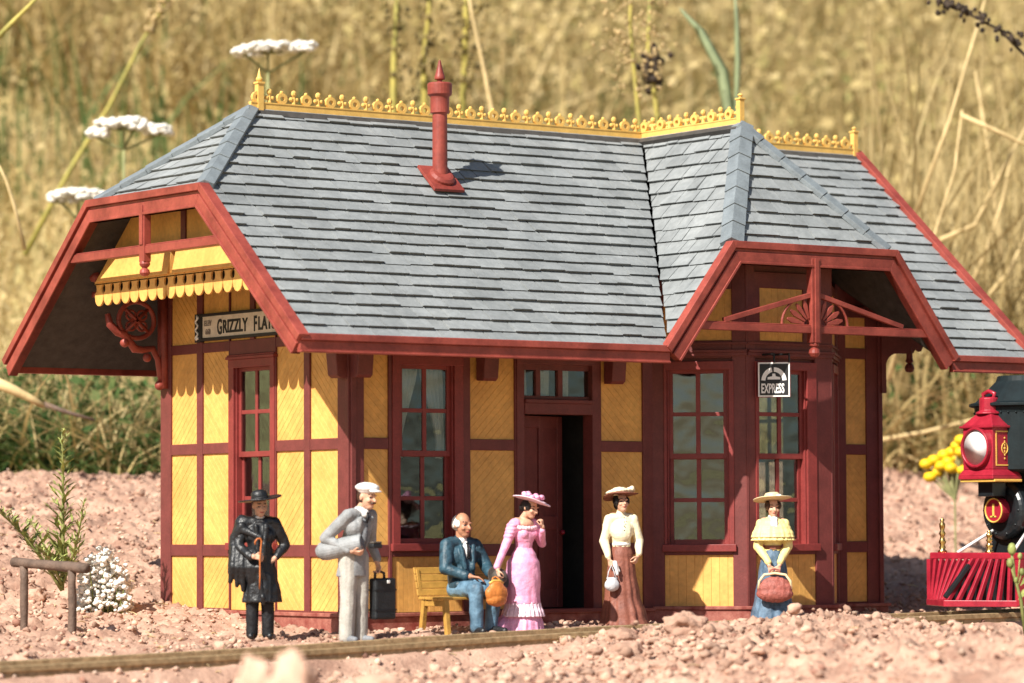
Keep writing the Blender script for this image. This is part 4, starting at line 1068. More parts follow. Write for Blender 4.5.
# ---------- 5. lady in cream blouse
def lady_cream():
    t=thing('person','lady in cream blouse, long red brown skirt and feathered hat by the door','person',(3.0,-.72,.12),R(-26),.825)
    f=Fig(); std_body(f,fem=True,sh=.165)
    RE,RW=V((-.225,.0,1.10)),V((-.19,-.14,.86)); LE,LW=V((.235,.02,1.10)),V((.19,-.13,.90))
    f.limb([(-.16,0,1.39),RE,RW],[.045,.038,.027]); f.limb([(.16,0,1.39),LE,LW],[.045,.038,.027])
    f.head((0,-.02,1.59),yaw=12,pitch=-8,female=True)
    f.hand(RW,(.2,-.25,-1),(.6,.6,0),(.5,-.7,0),.9,.98); f.hand(LW,(-.35,-.2,-.7),(-.6,.6,.0),(-.5,-.8,.1),.9,.95)
    f.done(t,[SKIN]+EYES)
    c=MB()
    c.cap((0,.0,1.04),(0,.0,1.08),.118,.118,16); c.cap((0,0,1.08),(0,0,1.2),.118,.13,16); c.sphere((0,-.015,1.24),(.158,.13,.15),16); c.sphere((0,-.06,1.2),(.135,.10,.13),14); c.cap((-.12,.005,1.395),(.12,.005,1.395),.062,.062,12); c.cap((0,.012,1.40),(0,.008,1.485),.075,.055,14)
    for a,b,r0,r1 in (((-.16,0,1.38),RE,.066,.062),(RE,RW+V((-.01,.02,.04)),.064,.042),((.16,0,1.38),LE,.066,.062),(LE,LW+V((.02,.02,.04)),.064,.042)): c.cap(a,b,r0,r1,12)
    remesh(c,'blouse',CREAM,t,.0105,3,wrinkle=.007,wf=12)
    b=MB()
    for i in range(5): b.sphere((.012,-.135-.018*math.sin(i*.7),1.40-.055*i),.008,8)
    b.build('buttons',FELT,t,smooth=True,world=False)
    w=MB(); w.lathe([(.118,-.0),(.122,.02),(.118,.045)],(0,0,1.035),28); w.build('belt',WHTC,t,smooth=True,world=False)
    s=loft(smooth_rings([(-.02,.04,.02,.33,.32,.06,11),(.12,.03,.02,.29,.285,.055,11),(.40,.01,.015,.225,.215,.045,11),(.70,0,.01,.185,.175,.03,11),(.92,0,.0,.155,.145,.015,11),(1.06,0,0,.112,.108,0,11)]),n=110,seed=12)
    s.build('skirt',BRNR,t,smooth=True,world=False)
    h=MB(); M=f.hM@Euler((R(-3),R(-3),0)).to_matrix(); hc=f.P(0,.01,.098)
    hat_brim(h,hc,M,.20,.225,.012,droop=-.01,wave=.014,rin=.04)
    ho=h.build('hat',BRNR,t,smooth=True,world=False)
    k=MB(); k.sphere(hc+M@V((-.02,0,.028)),(.165,.16,.036),18,M); k.sphere(hc+M@V((-.02,0,.05)),(.10,.10,.036),14,M)
    for i in range(6): k.sphere(hc+M@V((.13+.015*(i%3),-.05+.03*i,.055+.012*(i%2))),(.036,.034,.03),8)
    remesh(k,'hat_feathers',CREAM,ho,.009,2,wrinkle=.008,wf=22)
    r=MB(); r.sphere(f.P(0,.03,.03),(.088,.09,.085),14,f.hM); r.sphere(f.P(0,.085,-.015),(.06,.05,.055),12,f.hM)
    for sx in (-1,1): r.sphere(f.P(sx*.066,-.005,.02),(.03,.055,.055),10,f.hM)
    remesh(r,'hair',HAIRB,t,.008,2,wrinkle=.004,wf=26)
    b=thing('purse','round pale grey purse hanging from the hand of the lady in cream blouse','purse',t.location,R(-22),.825)
    m=MB(); c=V((-.185,-.20,.53)); m.sphere(c,(.098,.062,.082),18); m.sphere(c+V((0,0,.06)),(.07,.04,.04),14); remesh(m,'pouch',PURSE,b,.008,2,wrinkle=.006,wf=16)
    m=MB(); m.tube([c+V((-.06,0,.085)),c+V((-.045,.0,.17)),c+V((-.005,.01,.255)),c+V((.03,.0,.17)),c+V((.055,0,.085))],.008,6); m.tube([c+V((-.07,0,.085)),c+V((.07,0,.085))],.012,8); m.build('handle',PURSE,b,smooth=True,world=False)
    k=thing('handkerchief','folded white handkerchief in the hand above the pale purse','handkerchief',t.location,R(-22),.825)
    m=MB(); c=V((-.15,-.21,.77)); m.cap(c+V((.0,.01,.05)),c+V((.035,-.02,-.10)),.028,.02,10); m.cap(c+V((.01,.01,.05)),c+V((.06,0,-.06)),.024,.014,10); remesh(m,'cloth',WHTC,k,.008,2,wrinkle=.006,wf=20)
lady_cream()

# ---------- 6. lady with cape and carpet bag
def lady_lemon():
    t=thing('person','lady in pale yellow cape, blue skirt and straw hat in front of the bay','person',(4.76,-1.15,.065),R(-36),.825)
    f=Fig(); std_body(f,fem=True,sh=.165)
    RE,RW=V((-.20,-.04,1.08)),V((-.066,-.22,.83)); LE,LW=V((.20,-.04,1.08)),V((.066,-.22,.83))
    f.limb([(-.16,0,1.39),RE,RW],[.045,.038,.027]); f.limb([(.16,0,1.39),LE,LW],[.045,.038,.027])
    f.head((0,-.03,1.59),yaw=10,pitch=4,female=True)
    f.hand(RW,(.28,-.15,-1),(.1,.95,-.1),(.9,0,.2),1.0,.98); f.hand(LW,(-.28,-.15,-1),(-.1,.95,-.1),(-.9,0,.2),1.0,.98)
    f.done(t,[SKIN]+EYES)
    c=MB()
    c.cap((0,.0,1.02),(0,.0,1.10),.12,.115,16); c.cap((0,0,1.1),(0,0,1.25),.115,.125,16); c.sphere((0,-.015,1.22),(.15,.125,.15),16); c.cap((-.12,.005,1.39),(.12,.005,1.39),.06,.06,12)
    for a,b,r0,r1 in (((-.16,0,1.38),RE,.066,.064),(RE,RW+V((-.01,.02,.045)),.062,.042),((.16,0,1.38),LE,.066,.064),(LE,LW+V((.01,.02,.045)),.062,.042)): c.cap(a,b,r0,r1,12)
    remesh(c,'blouse',LEMON,t,.0105,3,wrinkle=.006,wf=12)
    k=loft(smooth_rings([(1.20,0,-.02,.285,.205,.04,18),(1.25,0,-.015,.272,.195,.035,18),(1.33,0,-.005,.238,.165,.02,18),(1.41,0,.0,.175,.125,.01,18),(1.47,0,.01,.085,.08,0,18)]),n=108,seed=9)
    k2=loft(smooth_rings([(1.16,0,-.02,.29,.205,.05,22),(1.21,0,-.02,.262,.19,.03,22),(1.28,0,-.01,.22,.16,.0,22)]),n=132,seed=10); k.add(k2.v,k2.f)
    k.build('cape',LEMON,t,smooth=True,world=False)
    w=MB(); w.sphere((.01,-.105,1.44),(.055,.04,.035),12); w.sphere((.03,-.145,1.365),(.03,.02,.085),12); w.sphere((-.015,-.145,1.375),(.022,.018,.06),12); w.lathe([(.072,-.02),(.06,.035),(.055,.04)],(0,.005,1.45),18)
    remesh(w,'scarf',WHTC,t,.008,2,wrinkle=.006,wf=22)
    w=MB(); w.lathe([(.121,.0),(.125,.025),(.121,.05)],(0,0,1.045),28); w.box(-.03,.03,-.135,-.118,1.045,1.095); w.build('belt',BRNR,t,smooth=False,world=False)
    s=loft(smooth_rings([(-.02,.0,.02,.33,.30,.05,13),(.15,.0,.02,.29,.27,.05,13),(.42,.0,.015,.235,.22,.045,13),(.72,0,.01,.19,.18,.03,13),(.94,0,.0,.16,.145,.015,13),(1.06,0,0,.115,.112,0,13)]),n=110,seed=15)
    s.build('skirt',BLUS,t,smooth=True,world=False)
    h=MB(); M=f.hM@Euler((R(-13),R(-3),0)).to_matrix(); hc=f.P(0,.022,.090)
    hat_brim(h,hc,M,.225,.235,.010,droop=.016,wave=.006,rin=.04); h.lathe([(.095,-.005),(.092,.06),(.075,.085),(.0,.09)],hc,24,M)
    ho=h.build('hat',STRAW,t,smooth=True,world=False)
    b=MB(); b.lathe([(.099,.004),(.097,.04),(.09,.042)],hc,24,M); b.sphere(hc+M@V((.06,-.09,.03)),(.04,.025,.03),10); b.build('hat_band',WHTC,ho,smooth=True,world=False)
    r=MB(); r.sphere(f.P(0,.03,.03),(.09,.09,.08),14,f.hM); r.sphere(f.P(0,.085,-.03),(.06,.045,.05),12,f.hM)
    for sx in (-1,1): r.sphere(f.P(sx*.066,-.01,.03),(.034,.055,.05),10,f.hM)
    remesh(r,'hair',HAIRN,t,.008,2,wrinkle=.004,wf=26)
    b=thing('carpet_bag','red brown carpet bag with cream frame held by the straw hat lady','carpet bag',t.location,R(-36),.825)
    m=MB(); c=V((0,-.29,.525)); m.sphere(c,(.235,.085,.13),20); m.sphere(c+V((0,0,-.07)),(.245,.10,.11),18); m.sphere(c+V((0,0,.08)),(.185,.06,.08),16)
    remesh(m,'pouch',LEATR,b,.009,3,wrinkle=.010,wf=14)
    m=MB(); m.tube([c+V(p) for p in ((-.215,-.02,.0),(-.205,-.02,.10),(-.14,-.01,.185),(0,0,.205),(.14,-.01,.185),(.205,-.02,.10),(.215,-.02,.0))],.018,8); m.build('rim',STRAW,b,smooth=True,world=False)
    m=MB(); m.tube([c+V(p) for p in ((-.07,0,.205),(-.06,.01,.245),(0,.01,.262),(.06,.01,.245),(.07,0,.205))],.012,8); m.build('handle',LEATR,b,smooth=True,world=False)
lady_lemon()
# ================================================================== GROUND
RX=[-9.5,-7.3,-5.3,-3.6,-2.1,-.5,1.16,3.,5.1,7.3,10.,13.]
RZ=[-.135,-.095,-.052,-.018,.017,.072,.125,.158,.19,.218,.25,.285]
RX2=[-60]+RX+[60]; RZ2=[-.2]+RZ+[.4]
SLP=lambda x: .205+.035*sstep(6,14,x)
def base_h(x,y):
    p=np.interp(x,RX2,RZ2)
    g=p-.02-.075*sstep(2.2,4.6,x)
    yy=np.clip(y,0,None)
    hill=np.where(yy<4,.07*yy,.28+SLP(x)*(yy-4))
    hill=np.where(yy>10.6,.28+SLP(x)*6.6+.10*(np.clip(yy,10.6,22)-10.6)+.42*np.clip(yy-22,0,70)+.2*np.clip(yy-92,0,None),hill)
    g=g+hill
    tb=sstep(-1.0,-1.3,y)*sstep(-2.75,-2.4,y); g=g-.085*tb+.075*tb*sstep(2.2,4.6,x)       # between and beside the rails
    f=sstep(-2.40,-2.66,y)                                          # in front of the track
    r=sstep(-.6,1.6,x)
    low=p-.27
    top=p-.005+.045*np.sin(x*2.1+.6)*sstep(0,2,x)+.02*np.sin(x*4.7)-.22*sstep(4.0,5.4,x)
    bank=np.exp(-(np.clip(np.abs(y+3.75)-.35,0,None)/.9)**2)*.5+.5
    front=low*(1-r)+(p-.06+(top-p+.06)*bank)*r-.27*sstep(4.0,5.3,x)-.20*sstep(-4.1,-4.9,y)*sstep(2.4,3.8,x)
    g=g*(1-f)+front*f
    g=g+.16*np.exp(-(((x+6.2)/1.3)**2+((y+10.2)/1.3)**2))
    inside=(x>-.0)&(x<L)&(y>-.0)&(y<D)
    g=np.where(inside,np.minimum(g,.12),g)
    return g
def rough(x,y):
    n=fbm(x*1.3,y*1.3,0,4,.5)*.030
    wx=x+.08*vnoise(x*5,y*5,7.); wy=y+.08*vnoise(x*5+9,y*5,3.)
    b=1-np.abs(vnoise(wx*3.1+3,wy*3.1,1.)); c=1-np.abs(vnoise(wx*6.7,wy*6.7+8,2.)); d=1-np.abs(vnoise(wx*13,wy*13,4.)); e=vnoise(x*25,y*25,6.)
    n=n+(b**2-.4)*.070+(c**2-.4)*.062+(d**1.5-.5)*.042+e*.018
    near=np.clip((np.abs(y+.9)-.35)/1.5,0,1); pad=(x>-3)&(x<6.4)
    k=np.where(pad,.42+.58*near,1.)
    k=k*(.2+.8*np.clip(sstep(-2.75,-3.1,y)+sstep(-1.25,-1.0,y),0,1))*(1+.55*sstep(-2.7,-3.4,y)*sstep(-1,1.5,x)*(1-.8*sstep(4.5,5.6,x)))
    return n*k
GRAV=mat('pink_gravel_soil',(.365,.212,.152),.95,.20,2.2,.7,26,spec=.12,col2=(.46,.295,.215))
PEB=mat('pink_pebble',(.40,.236,.168),.92,.12,2.,.4,40,island=.32,spec=.12,col2=(.51,.335,.245))
def grid(x0,x1,y0,y1,st,name,m,hf,skip=None):
    xs=np.arange(x0,x1+st/2,st); ys=np.arange(y0,y1+st/2,st); X,Y=np.meshgrid(xs,ys); Zz=hf(X,Y)
    nx,ny=len(xs),len(ys)
    co=np.stack([X,Y,Zz],-1).reshape(-1,3)
    i=np.arange(nx*ny).reshape(ny,nx); q=np.stack([i[:-1,:-1],i[:-1,1:],i[1:,1:],i[1:,:-1]],-1).reshape(-1,4)
    if skip is not None: q=q[~skip((co[q].mean(1)))]
    return mesh_np(name,co,q,m,smooth=True)
def mesh_np(name,co,q,m,smooth=False):
    me=bpy.data.meshes.new(name); n=len(co); k=len(q); w=q.shape[1]
    me.vertices.add(n); me.vertices.foreach_set('co',co.astype(np.float32).ravel())
    me.loops.add(k*w); me.loops.foreach_set('vertex_index',q.astype(np.int32).ravel())
    me.polygons.add(k); me.polygons.foreach_set('loop_start',np.arange(0,k*w,w,dtype=np.int32)); me.polygons.foreach_set('loop_total',np.full(k,w,np.int32))
    if smooth: me.polygons.foreach_set('use_smooth',np.ones(k,bool))
    me.materials.append(m); me.update(); me.validate()
    o=bpy.data.objects.new(name,me); COL.objects.link(o); return o
hg=lambda x,y: base_h(x,y)+rough(x,y)
GX0,GX1,GY0,GY1=-12.,19.,-14.,12.4
g=grid(GX0,GX1,GY0,GY1,.045,'gravel_ground',GRAV,hg); tag(g,kind='structure')
MEAD=mat('dry_meadow_soil',(.47,.34,.16),.95,.35,.22,.3,4,spec=.1,col2=(.45,.40,.18))
def hm(x,y):
    z=base_h(x,y)+fbm(x*.12,y*.12,0,3)*.5*sstep(12,24,y)-.02
    ins=(x>GX0+.6)&(x<GX1-.6)&(y>GY0+.6)&(y<GY1-.6)
    return np.where(ins,z-.8,z-.03)
gm=grid(-160,200,-160,260,2.0,'meadow_ground',MEAD,hm); tag(gm,kind='structure')
# loose stones and crumbs
def ico(sub):
    bm=bmesh.new(); bmesh.ops.create_icosphere(bm,subdivisions=sub,radius=1); v=np.array([x.co[:] for x in bm.verts]); f=np.array([[a.index for a in x.verts] for x in bm.faces]); bm.free(); return v,f
def scatter(n,name,pos,size,sub,m,seed,flat=.75):
    r=np.random.default_rng(seed); vs,fs=ico(sub); k=len(vs); co=np.empty((n,k,3))
    shp=[]
    for i in range(12):
        q=vs*(1+.42*vnoise(vs[:,0]*1.9+i*7,vs[:,1]*1.9,vs[:,2]*1.9+i*3)+.26*vnoise(vs[:,0]*4.1+i,vs[:,1]*4.1,vs[:,2]*4.1))[:,None]; shp.append(q)
    for i in range(n):
        a=r.random()*6.283; c,s=math.cos(a),math.sin(a); q=shp[r.integers(12)]*np.array([1,r.uniform(.65,1),r.uniform(.5,.9)*flat/.75])*size[i]
        co[i,:,0]=q[:,0]*c-q[:,1]*s+pos[i,0]; co[i,:,1]=q[:,0]*s+q[:,1]*c+pos[i,1]; co[i,:,2]=q[:,2]+pos[i,2]
    F=(fs[None]+(np.arange(n)*k)[:,None,None]).reshape(-1,3)
    return mesh_np(name,co.reshape(-1,3),F,m,smooth=False)
def stones(n,smin,smax,pw,seed,y0=-9.,y1=12.,sub=1,dens=None):
    r=np.random.default_rng(seed); x=r.uniform(-9,18,n*4); y=r.uniform(y0,y1,n*4)
    z=hg(x,y); ok=inview(x,y,z)&~((x>-.06)&(x<L+.06)&(y>-.06)&(y<D+.06))&~((x>BX0+.2)&(x<BX1-.2)&(y>-BD-.05)&(y<0))
    ok&=~((y<-1.15)&(y>-2.62)&((r.random(n*4)<.55)|(smax>.05)))
    x,y,z=x[ok][:n],y[ok][:n],z[ok][:n]; s=smin+(smax-smin)*r.random(len(x))**pw
    return np.stack([x,y,z+s*.25],-1),s
PEBS=[(PEB,20000),(mat('tan_pebble',(.42,.29,.21),.92,.2,2.,.4,40,island=.3,spec=.12,col2=(.52,.38,.29)),6000),(mat('brown_pebble',(.24,.125,.09),.92,.2,2.,.4,40,island=.35,spec=.12),5000)]
for i_,(pm_,n_) in enumerate(PEBS):
    p,s=stones(n_,.009,.045,2.4,11+100*i_); o=scatter(len(p),'gravel',p,s,1,pm_,1+i_*9); tag(o,kind='stuff')
p,s=stones(900,.03,.075,3.,12,sub=2); o=scatter(len(p),'gravel',p,s,2,PEB,2); tag(o,kind='stuff')
p,s=stones(4200,.012,.075,3.,13,y0=-6.5,y1=-2.75); o=scatter(len(p),'gravel',p,s,2,PEB,3); tag(o,kind='stuff')
def clods(n,seed):
    r=np.random.default_rng(seed); x=r.uniform(-1,6.2,n*3); y=r.uniform(-5.6,-3.0,n*3); x2=r.uniform(-6,12,n); y2=r.uniform(1.,10,n)
    x=np.concatenate([x[:n],x2]); y=np.concatenate([y[:n],y2]); z=hg(x,y); ok=inview(x,y,z)&~((x>-.5)&(x<L+.5)&(y>-.8)&(y<D+.5)); x,y,z=x[ok],y[ok],z[ok]; s=.07+.15*r.random(len(x))**2
    v,f=ico(4); k=len(v); co=np.empty((len(x),k,3))
    for i in range(len(x)):
        o=i*3.7; q=v*(1+.30*fbm(v[:,0]*1.7+o,v[:,1]*1.7,v[:,2]*1.7,4,.6)+.05*vnoise(v[:,0]*9+o,v[:,1]*9,v[:,2]*9))[:,None]
        co[i]=q*np.array([1,r.uniform(.7,1),r.uniform(.5,.75)])*s[i]+np.array([x[i],y[i],z[i]-s[i]*.10])
    o=mesh_np('gravel',co.reshape(-1,3),(f[None]+(np.arange(len(x))*k)[:,None,None]).reshape(-1,3),GRAV,True); tag(o,kind='stuff')
clods(46,77)
# clods close to the lens
def at(u,v,d): return CAMP+(fw+rt*((u-512)/FPX)-up*((v-341.5)/FPX))*d
for i,(c,rr,lab) in enumerate([(tuple(at(256,694,23)),(.15,.13,.24),'low blurred pink earth clod close to the lens'),(tuple(at(291,694,22.5)),(.16,.15,.27),'tall blurred pink earth clod close to the lens'),(tuple(at(378,694,24)),(.17,.15,.15),'squat pink earth clod lying beside the taller clods')]):
    v,fz=ico(4); n=1+.26*fbm(v[:,0]*1.8+i*4,v[:,1]*1.8,v[:,2]*1.8,4); q=v*n[:,None]*np.array(rr)+np.array(c)
    o=mesh_np('earth_clod',q,fz,PEB,True); tag(o,lab,'clod','clods close to the lens')

# ================================================================== TRACK
def rz(x): return float(np.interp(x,RX,RZ))
def rzs(x): return sum(rz(x+d) for d in (-.8,-.4,0,.4,.8))/5
tk=thing('railway_track','narrow gauge model railway track half buried in pink gravel','track',(0,-1.88,.0))
YT=-1.88
prof=[(-.078,-.19),(.078,-.19),(.078,-.172),(.02,-.15),(.014,-.065),(.035,-.05),(.037,-.006),(.03,0),(-.03,0),(-.037,-.006),(-.035,-.05),(-.014,-.065),(-.02,-.15),(-.078,-.172)]
for yr in (YT-.45,YT+.45):
    m=MB(); xs_=[-9.2+.4*i for i in range(56)]; vs=[(x,yr+a,rzs(x)+b) for x in xs_ for a,b in prof]; n=len(prof)
    m.add(vs,[(i*n+j,i*n+(j+1)%n,(i+1)*n+(j+1)%n,(i+1)*n+j) for i in range(len(xs_)-1) for j in range(n)]+[tuple(range(n)),tuple((len(xs_)-1)*n+j for j in range(n))])
    m.build('rail',RAILM,tk)
for i in range(44):
    x=-9+.5*i
    if x>12.8: break
    z=rzs(x)-.19; m=MB(); m.box(x-.11,x+.11,YT-.53,YT+.80,z-.16,z-.004); m.build('sleeper',TIE,tk,bevel=.012)

# ================================================================== LOCOMOTIVE
lz=rzs(7.2)
lo=thing('steam_locomotive','small black and red steam locomotive with a big red headlight','locomotive',(7.2,YT,lz))
def ly(s): return YT+s
m=MB(); m.box(7.04,7.18,ly(-.74),ly(.70),.80,.875); m.build('pilot_beam',LOCR,lo,bevel=.012)
m=MB()
zt,zb=.80,lz+.075; ap=(6.50,YT); 
ns=7
for sg in (-1,1):
    for i in range(ns+1):
        f=i/ns; top=V((7.05,ly(sg*.70*f),zt)); bot=V((6.66+.40*f,ly(sg*.72*f),zb+.05))
        if sg==1 and i==0: continue
        m.bar(top,bot,.042,.05,up=(-1,0,.3))
    a=V((6.64,YT,zb+.025)); b=V((7.05,ly(sg*.72),zb+.025)); m.bar(a-(b-a)*.02,b,.07,.07)
m.box(7.01,7.10,ly(-.76),ly(-.70),zb,zt); m.box(7.01,7.10,ly(.66),ly(.72),zb,zt)
m.build('cowcatcher',LOCR,lo,bevel=.006)
m=MB(); m.prism([(7.08,ly(-.7),zt-.02),(7.08,ly(.66),zt-.02),(7.08,ly(.66),zb+.04),(7.08,ly(-.7),zb+.04)],(.05,0,0)); m.build('pilot_backing',LOCK,lo)
m=MB(); m.bar((6.64,ly(.02),zb+.09),(6.93,ly(-.06),.74),.055,.05); m.build('coupling_bar',LOCK,lo,bevel=.008)
for yy in (.56,-.20):
    m=MB(); h=.82 if yy>0 else .52
    m.lathe([(r,.875+z*h) for r,z in ((.05,0),(.055,.02),(.03,.04),(.04,.07),(.025,.10),(.045,.14),(.03,.18),(.024,.22),(.04,.26),(.022,.30),(.034,.35),(.036,.39),(.018,.42),(.028,.45),(.0,.48))],(7.11,ly(yy),0),14); m.build('brass_stanchion',BRASS,lo,smooth=True)
for yy,b in ((.26,(7.52,ly(.12),1.14)),(-.62,(7.7,ly(-.22),1.14))):
    m=MB(); m.tube([(7.06,ly(yy),.875),b],.018,8); m.build('brace_rod',LAMPW,lo,smooth=True)
MX=Matrix(((0,0,1),(1,0,0),(0,1,0)))   # lathe axis along +x
ax=(7.48,YT,1.345)
m=MB(); m.lathe([(.0,.02),(.24,.0),(.29,.01),(.315,.03),(.33,.05),(.33,.11),(.318,.12),(.318,.62),(.33,.63),(.33,.68),(.31,.69),(.31,2.6)],ax,32,MX); m.build('boiler',LOCK,lo,bevel=.004)
m=MB(); m.lathe([(.0,-.11),(.13,-.105),(.14,-.09),(.14,.02)],ax,28,MX); pl=m.build('number_plate',LOCR,lo)
m=MB(); m.tube([(7.48-.108,YT+.132*math.cos(t),1.345+.132*math.sin(t)) for t in np.linspace(0,2*math.pi,29)],.010,6,cap=False); m.build('plate_rim',GOLD,pl,smooth=True)
FN=frame((7.48-.112,YT,1.345),(0,-1,0),(-1,0,0))
t=text_mesh('1',.20,FN,-.045,-.07,.0,.004,.9,.006); 
m=MB(); m.add(t.v,t.f); m.box(7.48-.116,7.48-.112,YT-.045,YT+.05,1.345-.078,1.345-.062); m.build('number',GOLD,pl,fix=False)
m=MB()
for k in range(10):
    a=2*math.pi*k/10; m.sphere((7.49,YT+.275*math.cos(a),1.345+.275*math.sin(a)),.016,8)
m.build('bolt_ring',LOCK,lo,smooth=True)
# headlight
m=MB(); m.box(7.12,7.54,ly(-.29),ly(.27),1.66,1.69); hb=m.build('headlight_bracket',GOLD,lo,bevel=.008)
m=MB(); m.box(7.25,7.45,ly(-.12),ly(.12),1.5,1.66); m.build('bracket_leg',LOCK,hb,bevel=.008)
m=MB(); x0,x1,y0,y1=7.14,7.50,ly(-.24),ly(.24)
m.box(x0-.04,x1+.04,y0-.04,y1+.04,1.69,1.73); m.hexa([(x0-.04,y0-.04,1.73),(x1+.04,y0-.04,1.73),(x1+.04,y1+.04,1.73),(x0-.04,y1+.04,1.73),(x0,y0,1.80),(x1,y0,1.80),(x1,y1,1.80),(x0,y1,1.80)])
m.box(x0,x1,y0,y1,1.80,2.27); m.box(x0-.03,x1+.03,y0-.03,y1+.03,2.262,2.29)
m.hexa([(x0-.01,y0-.01,2.29),(x1+.01,y0-.01,2.29),(x1+.01,y1+.01,2.29),(x0-.01,y1+.01,2.29),(x0+.09,y0+.12,2.42),(x1-.09,y0+.12,2.42),(x1-.09,y1-.12,2.42),(x0+.09,y1-.12,2.42)])
m.lathe([(.15,2.42),(.15,2.44),(.11,2.46),(.11,2.60),(.09,2.61),(.0,2.61)],((x0+x1)/2,YT,0),20)
hl=m.build('headlight',LOCR,lo,bevel=.008)
m=MB(); m.tube([((x0+x1)/2,ly(-.07),2.58),((x0+x1)/2,ly(-.09),2.65),((x0+x1)/2,YT,2.68),((x0+x1)/2,ly(.09),2.65),((x0+x1)/2,ly(.07),2.58)],.025,8); m.build('lamp_vent',LOCR,hl,smooth=True)
MX2=Matrix(((0,0,-1),(1,0,0),(0,1,0)))
m=MB(); lc=(x0,YT,2.045); m.lathe([(.16,-.02),(.215,-.02),(.225,.0),(.225,.055),(.205,.06),(.195,.05),(.19,-.02)],lc,32,MX2); m.build('lens_ring',LOCR,hl,bevel=.004)
m=MB(); m.lathe([(.192,.03),(.17,.012),(.12,.004),(.05,.0),(.0,.0)],lc,32,MX2); m.build('reflector',LAMPW,hl,smooth=True)
FHs=frame((0,y0,0),(1,0,0),(0,-1,0))
m=MB()
for a,b,c_,d_ in ((x0+.045,x0+.06,1.84,2.23),(x1-.06,x1-.045,1.84,2.23),(x0+.06,x1-.06,1.84,1.855),(x0+.06,x1-.06,2.215,2.23)): m.fbox(FHs,a,b,c_,d_,-.01,.006)
xc=(x0+x1)/2
for z in (1.92,1.96,2.0,2.07,2.11,2.15): m.sphere((xc,y0-.004,z),(.012,.006,.012),8)
m.tube([(xc+.045*math.cos(t),y0-.004,2.035+.06*math.sin(t)) for t in np.linspace(0,2*math.pi,17)],.006,6,cap=False); m.sphere((xc,y0-.004,2.035),(.018,.007,.018),8)
m.build('gold_panel_lining',GOLD,hl)
# diamond stack, saddle, cylinders, wheels, dome and cab front
sx=7.87
m=MB(); m.lathe([(.17,1.6),(.19,1.64),(.15,1.68),(.145,1.74),(.53,1.78),(.56,1.80),(.56,2.44),(.565,2.46),(.565,2.50),(.625,2.515),(.625,2.545),(.55,2.565),(.32,2.80),(.30,2.86),(.0,2.86)],(sx,YT,0),36)
for k in range(40):
    a=2*math.pi*k/40; m.sphere((sx+.565*math.cos(a),YT+.565*math.sin(a),2.44),.014,6)
m.build('smokestack',LOCG,lo,bevel=.004)
m=MB(); m.box(7.6,8.0,ly(-.28),ly(.28),.62,1.15); m.box(7.1,10.2,ly(-.30),ly(.30),.52,.66); m.build('engine_frame',LOCK,lo,bevel=.015)
MY=Matrix(((1,0,0),(0,0,1),(0,-1,0)))
for sg in (-1,1):
    m=MB(); m.lathe([(.0,-.3),(.17,-.3),(.19,-.28),(.19,.28),(.17,.3),(.0,.3)],(8.0,ly(sg*.56),.66),24,MX); m.build('cylinder_casing',LOCR,lo,bevel=.004)
    for wx in (8.75,9.65):
        m=MB(); m.lathe([(.30,-.05),(.36,-.05),(.36,-.03),(.335,.05),(.28,.05),(.28,.0),(.06,.02),(.06,.08),(.0,.08),(.0,-.04),(.30,-.04)],(wx,ly(sg*.45),rzs(wx)+.335),30,MY); m.build('wheel',LOCR,lo)
m=MB(); m.lathe([(.22,1.6),(.22,1.66),(.17,1.7),(.16,2.0),(.12,2.1),(.0,2.13)],(8.9,YT,0),24); m.build('steam_dome',BRASS,lo,smooth=True)
m=MB(); m.box(10.08,11.2,ly(-.62),ly(.62),.66,1.6); m.box(10.08,10.16,ly(-.62),ly(.62),1.6,2.6); m.box(9.95,11.3,ly(-.72),ly(.72),2.6,2.68); m.build('cab',LOCR,lo,bevel=.012)

# ================================================================== SMALL THINGS ON THE LEFT
def gz(x,y): return float(hg(np.array([x]),np.array([y]))[0])
hr=thing('hitching_rail','weathered brown hitching rail of two posts and a crossbar','hitching rail',(-3.0,1.9,0))
pA=at(24,640,36.5); pB=at(72,644,36.0); tA=at(24,566,36.5); tB=at(72,570,36.0)
def stick(m,a,b,r,n=10,k=7,j=.12):
    a=V(a);b=V(b); pts=[a.lerp(b,i/k)+V((random.uniform(-1,1),random.uniform(-1,1),0))*r*j for i in range(k+1)]
    m.tube(pts,[r*random.uniform(.9,1.1) for _ in pts],n)
for a,b in ((pA,tA),(pB,tB)):
    m=MB(); stick(m,a-V((0,0,.2)),b,.043); m.build('post',STICK,hr,smooth=True)
m=MB(); e=(tB-tA); stick(m,tA-e*.22+V((0,0,.03)),tB+e*.32+V((0,0,.03)),.052); m.build('crossbar',STICK,hr,smooth=True)

